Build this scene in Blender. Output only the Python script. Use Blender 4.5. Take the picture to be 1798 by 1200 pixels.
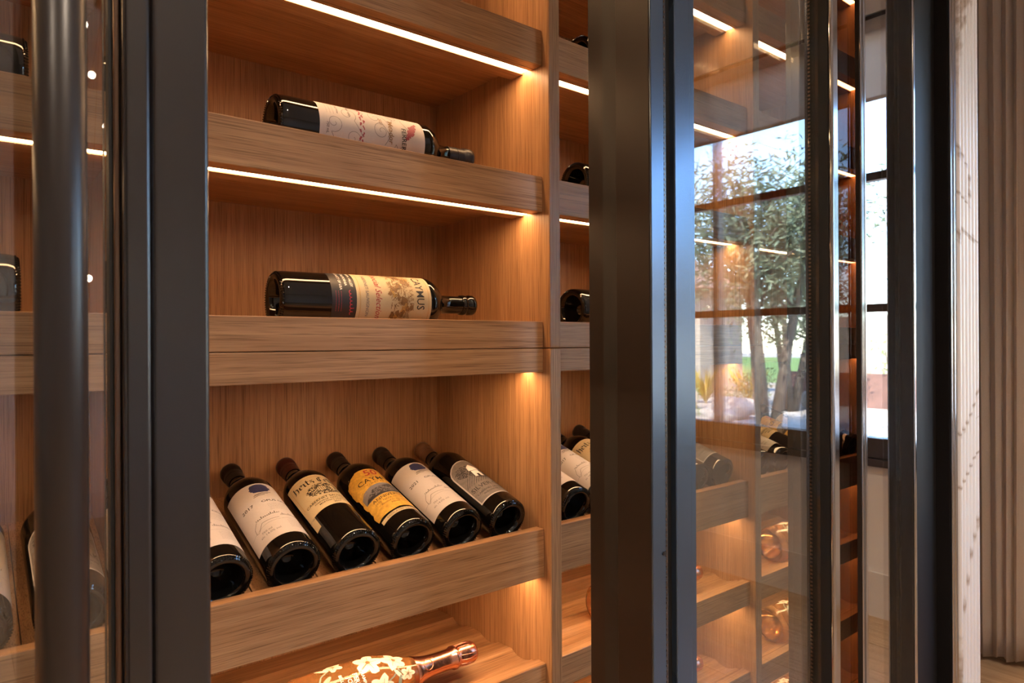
import bpy, bmesh, math, random
from mathutils import Matrix, Vector

random.seed(7)
for o in list(bpy.data.objects):
    bpy.data.objects.remove(o, do_unlink=True)
SC = bpy.context.scene
COL = SC.collection
R_ = math.radians
H = 1.2                       # eye height: heights below are given from the eye, z + H

# ------------------------------------------------------------------ camera, sky, sun, exposure
cd = bpy.data.cameras.new('camera')
cam = bpy.data.objects.new('camera', cd)
COL.objects.link(cam)
SC.camera = cam
cd.sensor_fit = 'HORIZONTAL'
cd.sensor_width = 36.0
cd.lens = 36.0 * 1205.0 / 1798.0
cd.clip_start = 0.02
cd.clip_end = 400
cam.matrix_world = (Matrix.Translation((0, 0, H)) @ Matrix.Rotation(R_(-39), 4, 'Z')
                    @ Matrix.Rotation(R_(90), 4, 'X') @ Matrix.Rotation(R_(-0.3), 4, 'Z'))
cd.dof.use_dof = True
cd.dof.focus_distance = 1.12
cd.dof.aperture_fstop = 9.0

w = bpy.data.worlds.new('sky')
SC.world = w
w.use_nodes = True
wn = w.node_tree
bg = wn.nodes['Background']
sky = wn.nodes.new('ShaderNodeTexSky')
sky.sky_type = 'NISHITA'
sky.sun_disc = False
sky.sun_elevation = R_(50)
sky.sun_rotation = R_(-60)
sky.air_density = 1.0
sky.dust_density = 0.0
sky.ozone_density = 5.0
wn.links.new(sky.outputs[0], bg.inputs[0])
bg.inputs[1].default_value = 1.0

sd = bpy.data.lights.new('sun', 'SUN')
sd.energy = 14.0
sd.angle = R_(0.6)
sd.color = (1.0, 0.93, 0.82)
sun = bpy.data.objects.new('sun', sd)
COL.objects.link(sun)
sun.rotation_euler = Vector((-0.60, 0.22, 0.78)).to_track_quat('Z', 'Y').to_euler()

SC.view_settings.view_transform = 'Standard'
SC.view_settings.look = 'None'
SC.view_settings.gamma = 1.0
SC.view_settings.use_curve_mapping = False
SC.view_settings.exposure = 1.35
SC.cycles.transparent_max_bounces = 40
SC.cycles.max_bounces = 14
SC.cycles.diffuse_bounces = 6
SC.cycles.transmission_bounces = 10

LED_POWER = 15.5
SPOT_W = 11.5

# ------------------------------------------------------------------ helpers
WM = {}


def reg(o, parent=None, mw=None):
    """link o with world matrix mw below parent"""
    mw = mw or Matrix.Identity(4)
    COL.objects.link(o)
    WM[o] = mw
    if parent is not None:
        o.parent = parent
        o.matrix_local = WM[parent].inverted() @ mw
    else:
        o.matrix_world = mw
    return o


def tag(o, label=None, cat=None, group=None, kind=None):
    if label:
        o['label'] = label
    if cat:
        o['category'] = cat
    if group:
        o['group'] = group
    if kind:
        o['kind'] = kind
    return o


def empty(name, loc, mw=None, parent=None):
    o = bpy.data.objects.new(name, None)
    o.empty_display_size = 0.05
    return reg(o, parent, mw or Matrix.Translation(loc))


def mesh(name, verts, faces, mat, parent=None, mw=None, smooth=False):
    me = bpy.data.meshes.new(name)
    me.from_pydata(verts, [], faces)
    me.materials.append(mat)
    if smooth:
        me.polygons.foreach_set('use_smooth', [True] * len(me.polygons))
    me.update()
    return reg(bpy.data.objects.new(name, me), parent, mw)


def from_bm(name, bm, mat, parent=None, mw=None, smooth=False):
    me = bpy.data.meshes.new(name)
    bm.to_mesh(me)
    bm.free()
    me.materials.append(mat)
    if smooth:
        me.polygons.foreach_set('use_smooth', [True] * len(me.polygons))
    return reg(bpy.data.objects.new(name, me), parent, mw)


def bm_box(bm, x0, x1, y0, y1, z0, z1):
    v = [bm.verts.new(p) for p in ((x0, y0, z0), (x1, y0, z0), (x1, y1, z0), (x0, y1, z0),
                                   (x0, y0, z1), (x1, y0, z1), (x1, y1, z1), (x0, y1, z1))]
    for f in ((0, 3, 2, 1), (4, 5, 6, 7), (0, 1, 5, 4), (1, 2, 6, 5), (2, 3, 7, 6), (3, 0, 4, 7)):
        bm.faces.new([v[i] for i in f])


def box(name, x0, x1, y0, y1, z0, z1, mat, parent=None, bev=0.0, seg=2):
    """world-space box; its origin sits in its middle"""
    c = Vector(((x0 + x1) / 2, (y0 + y1) / 2, (z0 + z1) / 2))
    bm = bmesh.new()
    bm_box(bm, x0 - c.x, x1 - c.x, y0 - c.y, y1 - c.y, z0 - c.z, z1 - c.z)
    if bev:
        bmesh.ops.bevel(bm, geom=bm.edges[:], offset=bev, segments=seg, profile=0.5, affect='EDGES')
    return from_bm(name, bm, mat, parent, Matrix.Translation(c))


def prism_x(name, prof, x0, x1, mat, parent=None, smooth=False):
    """closed profile in (y, z) swept along x"""
    cy = sum(p[0] for p in prof) / len(prof)
    cz = sum(p[1] for p in prof) / len(prof)
    hx = (x1 - x0) / 2
    n = len(prof)
    vs = [(-hx, y - cy, z - cz) for y, z in prof] + [(hx, y - cy, z - cz) for y, z in prof]
    fs = [(i, i + n, (i + 1) % n + n, (i + 1) % n) for i in range(n)]
    fs += [tuple(range(n)), tuple(range(2 * n - 1, n - 1, -1))]
    o = mesh(name, vs, fs, mat, parent, Matrix.Translation(((x0 + x1) / 2, cy, cz)))
    bm = bmesh.new()
    bm.from_mesh(o.data)
    bmesh.ops.recalc_face_normals(bm, faces=bm.faces[:])
    bm.to_mesh(o.data)
    bm.free()
    return o


def lathe(name, prof, mat, parent, mw, seg=56):
    """profile (r, z) turned about z; r = 0 ends are closed to a point"""
    vs, fs, rings = [], [], []
    for r, z in prof:
        if r < 1e-6:
            rings.append([len(vs)])
            vs.append((0, 0, z))
        else:
            rings.append(list(range(len(vs), len(vs) + seg)))
            vs += [(r * math.cos(2 * math.pi * i / seg), r * math.sin(2 * math.pi * i / seg), z) for i in range(seg)]
    for a, b in zip(rings, rings[1:]):
        for i in range(seg):
            j = (i + 1) % seg
            if len(a) == 1 and len(b) > 1:
                fs.append((a[0], b[j], b[i]))
            elif len(b) == 1 and len(a) > 1:
                fs.append((a[i], a[j], b[0]))
            elif len(a) > 1:
                fs.append((a[i], a[j], b[j], b[i]))
    return mesh(name, vs, fs, mat, parent, mw, smooth=True)


def bm_tube(bm, pts, rad, seg=8):
    rings = []
    for i, p in enumerate(pts):
        p = Vector(p)
        d = (Vector(pts[min(i + 1, len(pts) - 1)]) - Vector(pts[max(i - 1, 0)])).normalized()
        a = d.orthogonal().normalized()
        if i:
            a = (rings[-1][1] - d * rings[-1][1].dot(d)).normalized()
        b = d.cross(a)
        r = rad[i] if isinstance(rad, (list, tuple)) else rad
        rings.append(([bm.verts.new(p + (a * math.cos(t) + b * math.sin(t)) * r)
                       for t in [2 * math.pi * k / seg for k in range(seg)]], a))
    for (A, _), (B, _) in zip(rings, rings[1:]):
        for k in range(seg):
            bm.faces.new((A[k], A[(k + 1) % seg], B[(k + 1) % seg], B[k]))
    bm.faces.new(rings[0][0][::-1])
    bm.faces.new(rings[-1][0])


def rod(name, p0, p1, r, mat, parent, seg=24):
    bm = bmesh.new()
    c = (Vector(p0) + Vector(p1)) / 2
    bm_tube(bm, [Vector(p0) - c, Vector(p1) - c], r, seg)
    o = from_bm(name, bm, mat, parent, Matrix.Translation(c))
    for p in o.data.polygons:
        p.use_smooth = len(p.vertices) == 4
    return o


def clone(root, mw):
    """copy of a thing with its parts and sub-parts"""
    def rec(o, parent, m):
        c = reg(o.copy(), parent, m)
        for ch in kids.get(o, ()):
            rec(ch, c, m @ WM[o].inverted() @ WM[ch])
        return c
    kids = {}
    for o in list(WM):
        if o.parent is not None:
            kids.setdefault(o.parent, []).append(o)
    return rec(root, None, mw)


# ------------------------------------------------------------------ materials
def newmat(name):
    m = bpy.data.materials.new(name)
    m.use_nodes = True
    nt = m.node_tree
    return m, nt, nt.nodes['Principled BSDF']


def plain(name, col, rough=0.5, metal=0.0, spec=0.5, coat=0.0, trans=0.0, ior=1.5, noise=0.0, nscale=40.0, bump=0.0):
    m, nt, b = newmat(name)
    b.inputs['Base Color'].default_value = (*col, 1)
    b.inputs['Roughness'].default_value = rough
    b.inputs['Metallic'].default_value = metal
    b.inputs['Specular IOR Level'].default_value = spec
    b.inputs['Coat Weight'].default_value = coat
    b.inputs['Transmission Weight'].default_value = trans
    b.inputs['IOR'].default_value = ior
    if noise or bump:
        tc = nt.nodes.new('ShaderNodeTexCoord')
        n = nt.nodes.new('ShaderNodeTexNoise')
        n.inputs['Scale'].default_value = nscale
        n.inputs['Detail'].default_value = 5
        nt.links.new(tc.outputs['Object'], n.inputs['Vector'])
        if noise:
            r = nt.nodes.new('ShaderNodeValToRGB')
            r.color_ramp.elements[0].color = (*[c * (1 - noise) for c in col], 1)
            r.color_ramp.elements[1].color = (*[min(1, c * (1 + noise)) for c in col], 1)
            r.color_ramp.elements[0].position = 0.3
            r.color_ramp.elements[1].position = 0.7
            nt.links.new(n.outputs['Fac'], r.inputs['Fac'])
            nt.links.new(r.outputs['Color'], b.inputs['Base Color'])
        if bump:
            bp = nt.nodes.new('ShaderNodeBump')
            bp.inputs['Strength'].default_value = bump
            bp.inputs['Distance'].default_value = 0.002
            nt.links.new(n.outputs['Fac'], bp.inputs['Height'])
            nt.links.new(bp.outputs['Normal'], b.inputs['Normal'])
    return m


def emit(name, col, strength):
    m, nt, b = newmat(name)
    b.inputs['Base Color'].default_value = (*col, 1)
    b.inputs['Emission Color'].default_value = (*col, 1)
    b.inputs['Emission Strength'].default_value = strength
    return m


def oak(name, axis, dark, light, pore=0.55, cath=1.0):
    """oak with the grain running along one axis of the board"""
    m, nt, b = newmat(name)
    N, L = nt.nodes.new, nt.links.new
    tc = N('ShaderNodeTexCoord')
    oi = N('ShaderNodeObjectInfo')
    sc = N('ShaderNodeVectorMath')
    sc.operation = 'SCALE'
    sc.inputs[0].default_value = (7.3, 3.1, 5.7)
    L(oi.outputs['Random'], sc.inputs['Scale'])
    ad = N('ShaderNodeVectorMath')
    L(tc.outputs['Object'], ad.inputs[0])
    L(sc.outputs[0], ad.inputs[1])

    def noise(along, across, detail, rough=0.55, dist=0.0):
        mp = N('ShaderNodeMapping')
        s = [across] * 3
        s['xyz'.index(axis)] = along
        mp.inputs['Scale'].default_value = s
        L(ad.outputs[0], mp.inputs['Vector'])
        n = N('ShaderNodeTexNoise')
        n.inputs['Scale'].default_value = 1.0
        n.inputs['Detail'].default_value = detail
        n.inputs['Roughness'].default_value = rough
        n.inputs['Distortion'].default_value = dist
        L(mp.outputs['Vector'], n.inputs['Vector'])
        return n.outputs['Fac']

    def ramp(src, p0, p1, c0=(0, 0, 0, 1), c1=(1, 1, 1, 1)):
        r = N('ShaderNodeValToRGB')
        e = r.color_ramp.elements
        e[0].position, e[1].position = p0, p1
        e[0].color, e[1].color = c0, c1
        L(src, r.inputs['Fac'])
        return r.outputs['Color']

    # growth rings: contour lines of a stretched noise
    f = noise(0.5, 7.5, 2.0, 0.4, 0.35)
    mu = N('ShaderNodeMath')
    mu.operation = 'MULTIPLY'
    mu.inputs[1].default_value = 22.0 * cath
    L(f, mu.inputs[0])
    fr = N('ShaderNodeMath')
    fr.operation = 'PINGPONG'
    fr.inputs[1].default_value = 1.0
    L(mu.outputs[0], fr.inputs[0])
    rings = ramp(fr.outputs[0], 0.0, 0.8)
    streak = noise(2.0, 150.0, 4.0, 0.68)
    base = ramp(streak, 0.25, 0.78, (*dark, 1), (*light, 1))
    mx = N('ShaderNodeMix')
    mx.data_type = 'RGBA'
    mx.blend_type = 'MULTIPLY'
    L(base, mx.inputs['A'])
    rr = ramp(rings, 0.0, 1.0, (0.84, 0.81, 0.77, 1), (1.03, 1.03, 1.03, 1))
    L(rr, mx.inputs['B'])
    mx.inputs['Factor'].default_value = 0.85
    pores = noise(12.0, 760.0, 2.0, 0.6)
    pr = ramp(pores, 0.34, 0.50, (1 - pore, 1 - pore * 1.08, 1 - pore * 1.15, 1), (1, 1, 1, 1))
    mx2 = N('ShaderNodeMix')
    mx2.data_type = 'RGBA'
    mx2.blend_type = 'MULTIPLY'
    mx2.inputs['Factor'].default_value = 0.75
    L(mx.outputs['Result'], mx2.inputs['A'])
    L(pr, mx2.inputs['B'])
    big = noise(0.8, 4.0, 2.0)
    br = ramp(big, 0.3, 0.7, (0.88, 0.87, 0.86, 1), (1.06, 1.06, 1.06, 1))
    mx3 = N('ShaderNodeMix')
    mx3.data_type = 'RGBA'
    mx3.blend_type = 'MULTIPLY'
    mx3.inputs['Factor'].default_value = 1.0
    L(mx2.outputs['Result'], mx3.inputs['A'])
    L(br, mx3.inputs['B'])
    L(mx3.outputs['Result'], b.inputs['Base Color'])
    b.inputs['Roughness'].default_value = 0.42
    b.inputs['Specular IOR Level'].default_value = 0.35
    bp = N('ShaderNodeBump')
    bp.inputs['Strength'].default_value = 0.12
    bp.inputs['Distance'].default_value = 0.0004
    L(pores, bp.inputs['Height'])
    L(bp.outputs['Normal'], b.inputs['Normal'])
    return m


def pane_glass(name, layers=2.0, tint=(0.93, 0.95, 0.95)):
    """flat glass: clear, with the reflection growing towards grazing angles"""
    m, nt, b = newmat(name)
    nt.nodes.remove(b)
    N, L = nt.nodes.new, nt.links.new
    out = nt.nodes['Material Output']
    tr = N('ShaderNodeBsdfTransparent')
    tr.inputs['Color'].default_value = (*tint, 1)
    gl = N('ShaderNodeBsdfGlossy')
    gl.inputs['Roughness'].default_value = 0.0
    gl.inputs['Color'].default_value = (1, 1, 1, 1)
    geo = N('ShaderNodeNewGeometry')
    dot = N('ShaderNodeVectorMath')
    dot.operation = 'DOT_PRODUCT'
    L(geo.outputs['Incoming'], dot.inputs[0])
    L(geo.outputs['Normal'], dot.inputs[1])

    def mth(op, a, bb=None):
        n = N('ShaderNodeMath')
        n.operation = op
        for i, x in enumerate((a, bb)):
            if x is None:
                continue
            if isinstance(x, float):
                n.inputs[i].default_value = x
            else:
                L(x, n.inputs[i])
        return n.outputs[0]
    c = mth('ABSOLUTE', dot.outputs['Value'])
    s = mth('POWER', mth('SUBTRACT', 1.0, c), 5.0)
    f = mth('ADD', mth('MULTIPLY', s, 0.96), 0.04)
    f = mth('MINIMUM', mth('MULTIPLY', f, layers), 0.9)
    mx = N('ShaderNodeMixShader')
    L(f, mx.inputs['Fac'])
    L(tr.outputs[0], mx.inputs[1])
    L(gl.outputs[0], mx.inputs[2])
    L(mx.outputs[0], out.inputs['Surface'])
    return m


def marble_mat():
    m, nt, b = newmat('white_marble')
    N, L = nt.nodes.new, nt.links.new
    tc = N('ShaderNodeTexCoord')
    n = N('ShaderNodeTexNoise')
    n.inputs['Scale'].default_value = 1.5
    n.inputs['Detail'].default_value = 6
    n.inputs['Distortion'].default_value = 1.6
    geo = N('ShaderNodeNewGeometry')
    L(geo.outputs['Position'], n.inputs['Vector'])
    sb = N('ShaderNodeMath')
    sb.operation = 'SUBTRACT'
    sb.inputs[1].default_value = 0.5
    L(n.outputs['Fac'], sb.inputs[0])
    ab = N('ShaderNodeMath')
    ab.operation = 'ABSOLUTE'
    L(sb.outputs[0], ab.inputs[0])
    r = N('ShaderNodeValToRGB')
    r.color_ramp.elements[0].color = (0.50, 0.41, 0.33, 1)
    r.color_ramp.elements[1].color = (0.92, 0.89, 0.85, 1)
    r.color_ramp.elements[1].position = 0.022
    L(ab.outputs[0], r.inputs['Fac'])
    L(r.outputs['Color'], b.inputs['Base Color'])
    b.inputs['Roughness'].default_value = 0.25
    return m


OD, OL = (0.36, 0.178, 0.078), (0.54, 0.305, 0.148)
M_OAKX = oak('oak_long_grain', 'x', OD, OL)
M_OAKZ = oak('oak_upright_grain', 'z', OD, OL, cath=0.25)
M_OAKY = oak('oak_depth_grain', 'y', OD, OL)
M_FLOOR = oak('floor_oak', 'y', (0.42, 0.28, 0.16), (0.60, 0.43, 0.28), pore=0.3)
M_BRONZE = plain('dark_bronze_powder_coat', (0.020, 0.0165, 0.0155), 0.25, 0.15, 0.8, noise=0.12, nscale=600)
M_SATIN = plain('satin_bronze_tube', (0.026, 0.021, 0.019), 0.34, 0.2, 0.5)
M_BEAD = plain('bronze_glazing_bead', (0.16, 0.105, 0.075), 0.28, 0.8)
M_POLISH = plain('polished_steel_edge', (0.42, 0.43, 0.45), 0.12, 1.0)
M_BLACK = plain('black_rubber_gasket', (0.006, 0.006, 0.006), 0.6)
M_BACKPAINT = plain('black_back_panel', (0.006, 0.006, 0.007), 0.9, spec=0.0)
M_SMOKE = pane_glass('smoked_glass', 0.25, (0.40, 0.33, 0.29))
M_GLASS = pane_glass('door_glass', 1.85)
M_GLASS2 = pane_glass('door_glass_coated', 0.6)
M_GLASS3 = pane_glass('dark_backed_glass', 3.2)
M_EDGEBR = plain('brown_black_frame', (0.017, 0.0115, 0.0095), 0.42, spec=0.3)
M_FACE = plain('sky_tinted_frame_face', (0.085, 0.125, 0.185), 0.24, 0.7, 0.6)  # dark frame face with the sky's blue reflection put into its base colour
M_MATTE = plain('matte_black_frame', (0.011, 0.010, 0.0105), 0.55, spec=0.25)
M_DARKGLOSS = plain('dark_lacquer', (0.060, 0.046, 0.037), 0.12, spec=0.5)
M_WGLASS = pane_glass('window_glass', 1.0, (0.97, 0.98, 0.98))
M_LED = emit('warm_led', (1.0, 0.60, 0.295), LED_POWER)
M_WALL = plain('warm_white_plaster', (0.78, 0.72, 0.66), 0.8, noise=0.02, nscale=3)
M_CEIL = plain('white_ceiling', (0.84, 0.80, 0.76), 0.85)
M_TRIMW = plain('white_painted_trim', (0.70, 0.65, 0.60), 0.5)
M_WINFR = plain('brown_window_steel', (0.045, 0.026, 0.019), 0.4)
M_BLIND = plain('white_blind_cloth', (0.72, 0.68, 0.64), 0.9)
_b = M_BLIND.node_tree
_t = _b.nodes.new('ShaderNodeBsdfTranslucent')
_t.inputs['Color'].default_value = (0.80, 0.72, 0.66, 1)
_m = _b.nodes.new('ShaderNodeMixShader')
_m.inputs['Fac'].default_value = 0.35
_b.links.new(_b.nodes['Principled BSDF'].outputs[0], _m.inputs[1])
_b.links.new(_t.outputs[0], _m.inputs[2])
_b.links.new(_m.outputs[0], _b.nodes['Material Output'].inputs['Surface'])
M_MARBLE = marble_mat()
M_BOTTLE = plain('black_wine_glass', (0.004, 0.0035, 0.003), 0.045, 0.0, 0.5, bump=0.0)
M_AMBER = plain('rose_champagne_glass', (1.0, 0.56, 0.22), 0.02, 0.0, 0.5, trans=0.9, ior=1.42)
M_FOIL = plain('rose_gold_foil', (0.74, 0.36, 0.25), 0.24, 1.0, bump=0.25, nscale=90)
M_CAPBLK = plain('black_capsule', (0.012, 0.008, 0.007), 0.38)
M_CAPRED = plain('oxblood_capsule', (0.045, 0.008, 0.006), 0.38)
M_CAPBRZ = plain('bronze_capsule', (0.24, 0.13, 0.075), 0.35, 0.6)
M_PAPER = plain('white_label_paper', (0.46, 0.41, 0.385), 0.65, noise=0.03, nscale=700)
M_CREAM = plain('cream_label_paper', (0.50, 0.39, 0.23), 0.65, noise=0.04, nscale=700)
M_GOLD = plain('gold_label_paper', (0.60, 0.34, 0.055), 0.45, 0.15, noise=0.22, nscale=160)
M_GREYP = plain('grey_label_paper', (0.17, 0.145, 0.13), 0.55, noise=0.2, nscale=160)
I_BLACK = plain('black_ink', (0.018, 0.014, 0.013), 0.6)
I_GREY = plain('grey_ink', (0.17, 0.15, 0.15), 0.6)
I_BLUE = plain('navy_ink', (0.022, 0.025, 0.085), 0.6, noise=0.35, nscale=420)
I_RED = plain('crimson_ink', (0.33, 0.02, 0.035), 0.6)
I_WINE = plain('wine_red_ink', (0.27, 0.045, 0.06), 0.6)
I_BROWN = plain('sepia_ink', (0.20, 0.105, 0.035), 0.6, noise=0.4, nscale=300)
I_GOLD = plain('gold_ink', (0.46, 0.27, 0.08), 0.4, 0.3)
I_WHITE = plain('white_enamel', (0.80, 0.73, 0.66), 0.5)
I_PINK = plain('cream_enamel', (0.82, 0.68, 0.54), 0.45)
I_SAGE = plain('sage_enamel', (0.22, 0.26, 0.21), 0.45)

# ------------------------------------------------------------------ the room
Z0 = 0.0
XR, XL, YR, YB = 3.10, -2.7, -4.2, 1.26
CEIL = 2.95
fl = tag(box('floor', XL - 0.2, XR + 0.2, YR - 0.2, YB + 0.2, -0.12, -0.012, M_FLOOR), kind='structure',
         label='pale oak plank floor of the room')
base_plank = None
nx = 0
x = XL
row = 0
while x < XR:
    y = YR - (row % 3) * 0.7
    while y < YB:
        y1 = min(y + 2.1, YB)
        ya = max(y, YR)
        if y1 - ya > 0.05:
            full = abs((y1 - ya) - 2.1) < 1e-6
            mw = Matrix.Translation((x + 0.11, (ya + y1) / 2, -0.006))
            if full and base_plank is not None:
                p = reg(bpy.data.objects.new('plank', base_plank), fl, mw)
            else:
                p = box('plank', x + 0.001, min(x + 0.219, XR), ya + 0.001, y1 - 0.001, -0.012, 0.0, M_FLOOR, fl, 0.0012, 1)
                if full:
                    base_plank = p.data
        y += 2.1
    x += 0.22
    row += 1
tag(box('ceiling', XL - 0.2, XR + 0.6, YR - 0.2, YB + 0.2, CEIL, CEIL + 0.2, M_CEIL), kind='structure', label='plain white ceiling of the room')
tag(box('wall_left', XL - 0.2, XL, YR, YB, 0, CEIL, M_WALL), kind='structure', label='plain warm white side wall behind the doors')
tag(box('wall_rear', XL - 0.2, XR + 0.2, YR - 0.2, YR, 0, CEIL, M_WALL), kind='structure', label='plain warm white wall facing the wine cabinets')
tag(box('wall_back', XL - 0.2, XR + 0.2, YB, YB + 0.2, 0, CEIL, M_WALL), kind='structure', label='plain wall behind the oak wine cabinets')
tag(box('baseboard_rear', XL, XR, YR, YR + 0.016, 0, 0.18, M_TRIMW), kind='structure', label='white baseboard along the wall facing the cabinets')
tag(box('baseboard_right', XR - 0.016, XR, YR + 0.016, 0.95, 0, 0.19, M_TRIMW), kind='structure', label='white baseboard below the steel window')
# window wall, with the opening of the window left free
WY0, WY1, WZ0, WZ1 = -2.72, 0.26, 0.68, 2.62
wr = tag(box('wall_right', XR, XR + 0.2, YR, YB, 0, WZ0, M_WALL), kind='structure', label='warm white wall around the steel window')
box('wall_head', XR, XR + 0.2, YR, YB, WZ1, CEIL, M_WALL, wr)
box('wall_pier', XR, XR + 0.2, WY1, YB, WZ0, WZ1, M_WALL, wr)
box('wall_pier', XR, XR + 0.2, YR, WY0, WZ0, WZ1, M_WALL, wr)
wi = tag(empty('window_1', (XR + 0.06, (WY0 + WY1) / 2, WZ0)), kind='structure', label='brown steel window with muntins looking onto the garden')
fx0, fx1 = XR + 0.03, XR + 0.085
for (a, b_, c, d) in ((WY0, WY1, WZ0, WZ0 + 0.09), (WY0, WY1, WZ1 - 0.10, WZ1), (WY0, WY0 + 0.06, WZ0 + 0.09, WZ1 - 0.10), (WY1 - 0.06, WY1, WZ0 + 0.09, WZ1 - 0.10)):
    box('window_frame', fx0 - 0.02, fx1, a, b_, c, d, M_WINFR, wi, 0.003, 1)
mun = [-2.05, -1.45, -0.85, -0.25]
lev = [1.34, 1.92]
for y in mun:
    box('mullion', fx0, fx1, y - 0.018, y + 0.018, WZ0 + 0.09, WZ1 - 0.10, M_WINFR, wi, 0.003, 1)
ys = [WY0 + 0.06] + mun + [WY1 - 0.06]
for a, b_ in zip(ys, ys[1:]):
    for z in lev:
        box('muntin', fx0 + 0.006, fx1 - 0.006, a + 0.018, b_ - 0.018, z - 0.018, z + 0.018, M_WINFR, wi, 0.002, 1)
    zs = [WZ0 + 0.09] + lev + [WZ1 - 0.10]
    for c, d in zip(zs, zs[1:]):
        box('window_pane', XR + 0.055, XR + 0.060, a + 0.001, b_ - 0.001, c + 0.001, d - 0.001, M_WGLASS, wi)
box('window_sill', XR - 0.02, XR + 0.03, WY0, WY1, WZ0 - 0.03, WZ0, M_WINFR, wi)
rb = tag(empty('roller_blind', (XR - 0.01, -1.2, 2.45)), 'white roller blind drawn a little way down the steel window', 'blind')
rod('blind_tube', (XR - 0.02, WY0 + 0.05, 2.56), (XR - 0.02, WY1 - 0.05, 2.56), 0.025, M_BLIND, rb)
box('blind_cloth', XR - 0.0105, XR - 0.0075, WY0 + 0.06, WY1 - 0.06, 2.25, 2.545, M_BLIND, rb)
box('hem_bar', XR - 0.014, XR - 0.004, WY0 + 0.06, WY1 - 0.06, 2.235, 2.25, M_TRIMW, rb, 0.002, 1)

# recessed ceiling lamps
M_BULB = emit('warm_bulb', (1.0, 0.74, 0.48), 25.0)
for i, (x, y) in enumerate(((-0.9, -0.55), (0.55, -0.55), (1.9, -0.55), (-0.9, -2.2), (0.55, -2.2), (1.9, -2.2))):
    t = tag(empty('ceiling_downlight', (x, y, CEIL)), 'small round recessed downlight in the white ceiling', 'downlight', 'downlights in the ceiling')
    lathe('trim_ring', [(0.028, -0.001), (0.030, -0.004), (0.042, -0.003), (0.044, 0.0), (0.044, 0.004), (0.028, 0.004)], M_TRIMW, t, Matrix.Translation((x, y, CEIL - 0.002)), 24)
    lathe('lamp_lens', [(0, -0.002), (0.027, -0.002), (0.027, 0.001), (0, 0.001)], M_BULB, t, Matrix.Translation((x, y, CEIL - 0.002)), 24)
    ld = bpy.data.lights.new('downlight_beam', 'SPOT')
    ld.energy = SPOT_W * (3.0 if y > -1 else 1.6)
    ld.color = (1.0, 0.82, 0.64)
    ld.spot_size = R_(105)
    ld.spot_blend = 0.6
    ld.shadow_soft_size = 0.03
    lo = bpy.data.objects.new('downlight_beam', ld)
    reg(lo, t, Matrix.Translation((x, y, CEIL - 0.03)))

# ------------------------------------------------------------------ oak wine cabinets
YD, YLIP, YBK = 0.8623, 0.880, 1.215      # front of the uprights, front of the lips, back panel
BAY = [(0.1825 - 0.6237 * k, 0.7815 - 0.6237 * k) for k in (1, 0, -1, -2, -3)]
DIV = 0.0247
SEAM = -0.0117
BAYNAME = ['behind the door pull handle', 'in the open doorway', 'beside the stacked door edges', 'behind the sliding glass pane', 'at the far end']
UP = [1.034, 0.7834, 0.5327, 0.282]       # tops of the lips of the upper shelves
LOW = [-0.5501, -0.7551, -0.9601]         # tops of the cradle shelves


def light_rail(sh, xa, xb, zb):
    """front rail under a shelf with its LED line"""
    box('light_rail', xa, xb, YLIP + 0.0205, 0.910, zb, zb + 0.0175, M_OAKX, sh)
    box('light_rail', xa, xb, 0.930, 0.962, zb, zb + 0.0175, M_OAKX, sh)
    box('led_strip', xa + 0.004, xb - 0.004, 0.9105, 0.9295, zb + 0.0015, zb + 0.0125, M_LED, sh)


def cradle_profile(zt):
    pts = []
    d = zt - LOW[0]
    ridge = [(0.8975, -0.5640), (0.9060, -0.5640), (0.9060, -0.5572), (0.9143, -0.5568)]
    pts += ridge
    for a, b_ in ((0.9143, 0.9700), (1.0105, 1.0661), (1.1078, 1.1600)):
        za = -0.5568 if a < 0.95 else -0.5590
        for i in range(0 if a > 0.95 else 1, 11):
            t = i / 10
            pts.append((a + (b_ - a) * t, za - 0.0085 * math.sin(math.pi * t) ** 0.8 + 0.0 * t))
    pts += [(YBK - 0.002, -0.5595), (YBK - 0.002, -0.5865), (0.8975, -0.5865)]
    return [(y, z + d + H) for y, z in pts]


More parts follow.
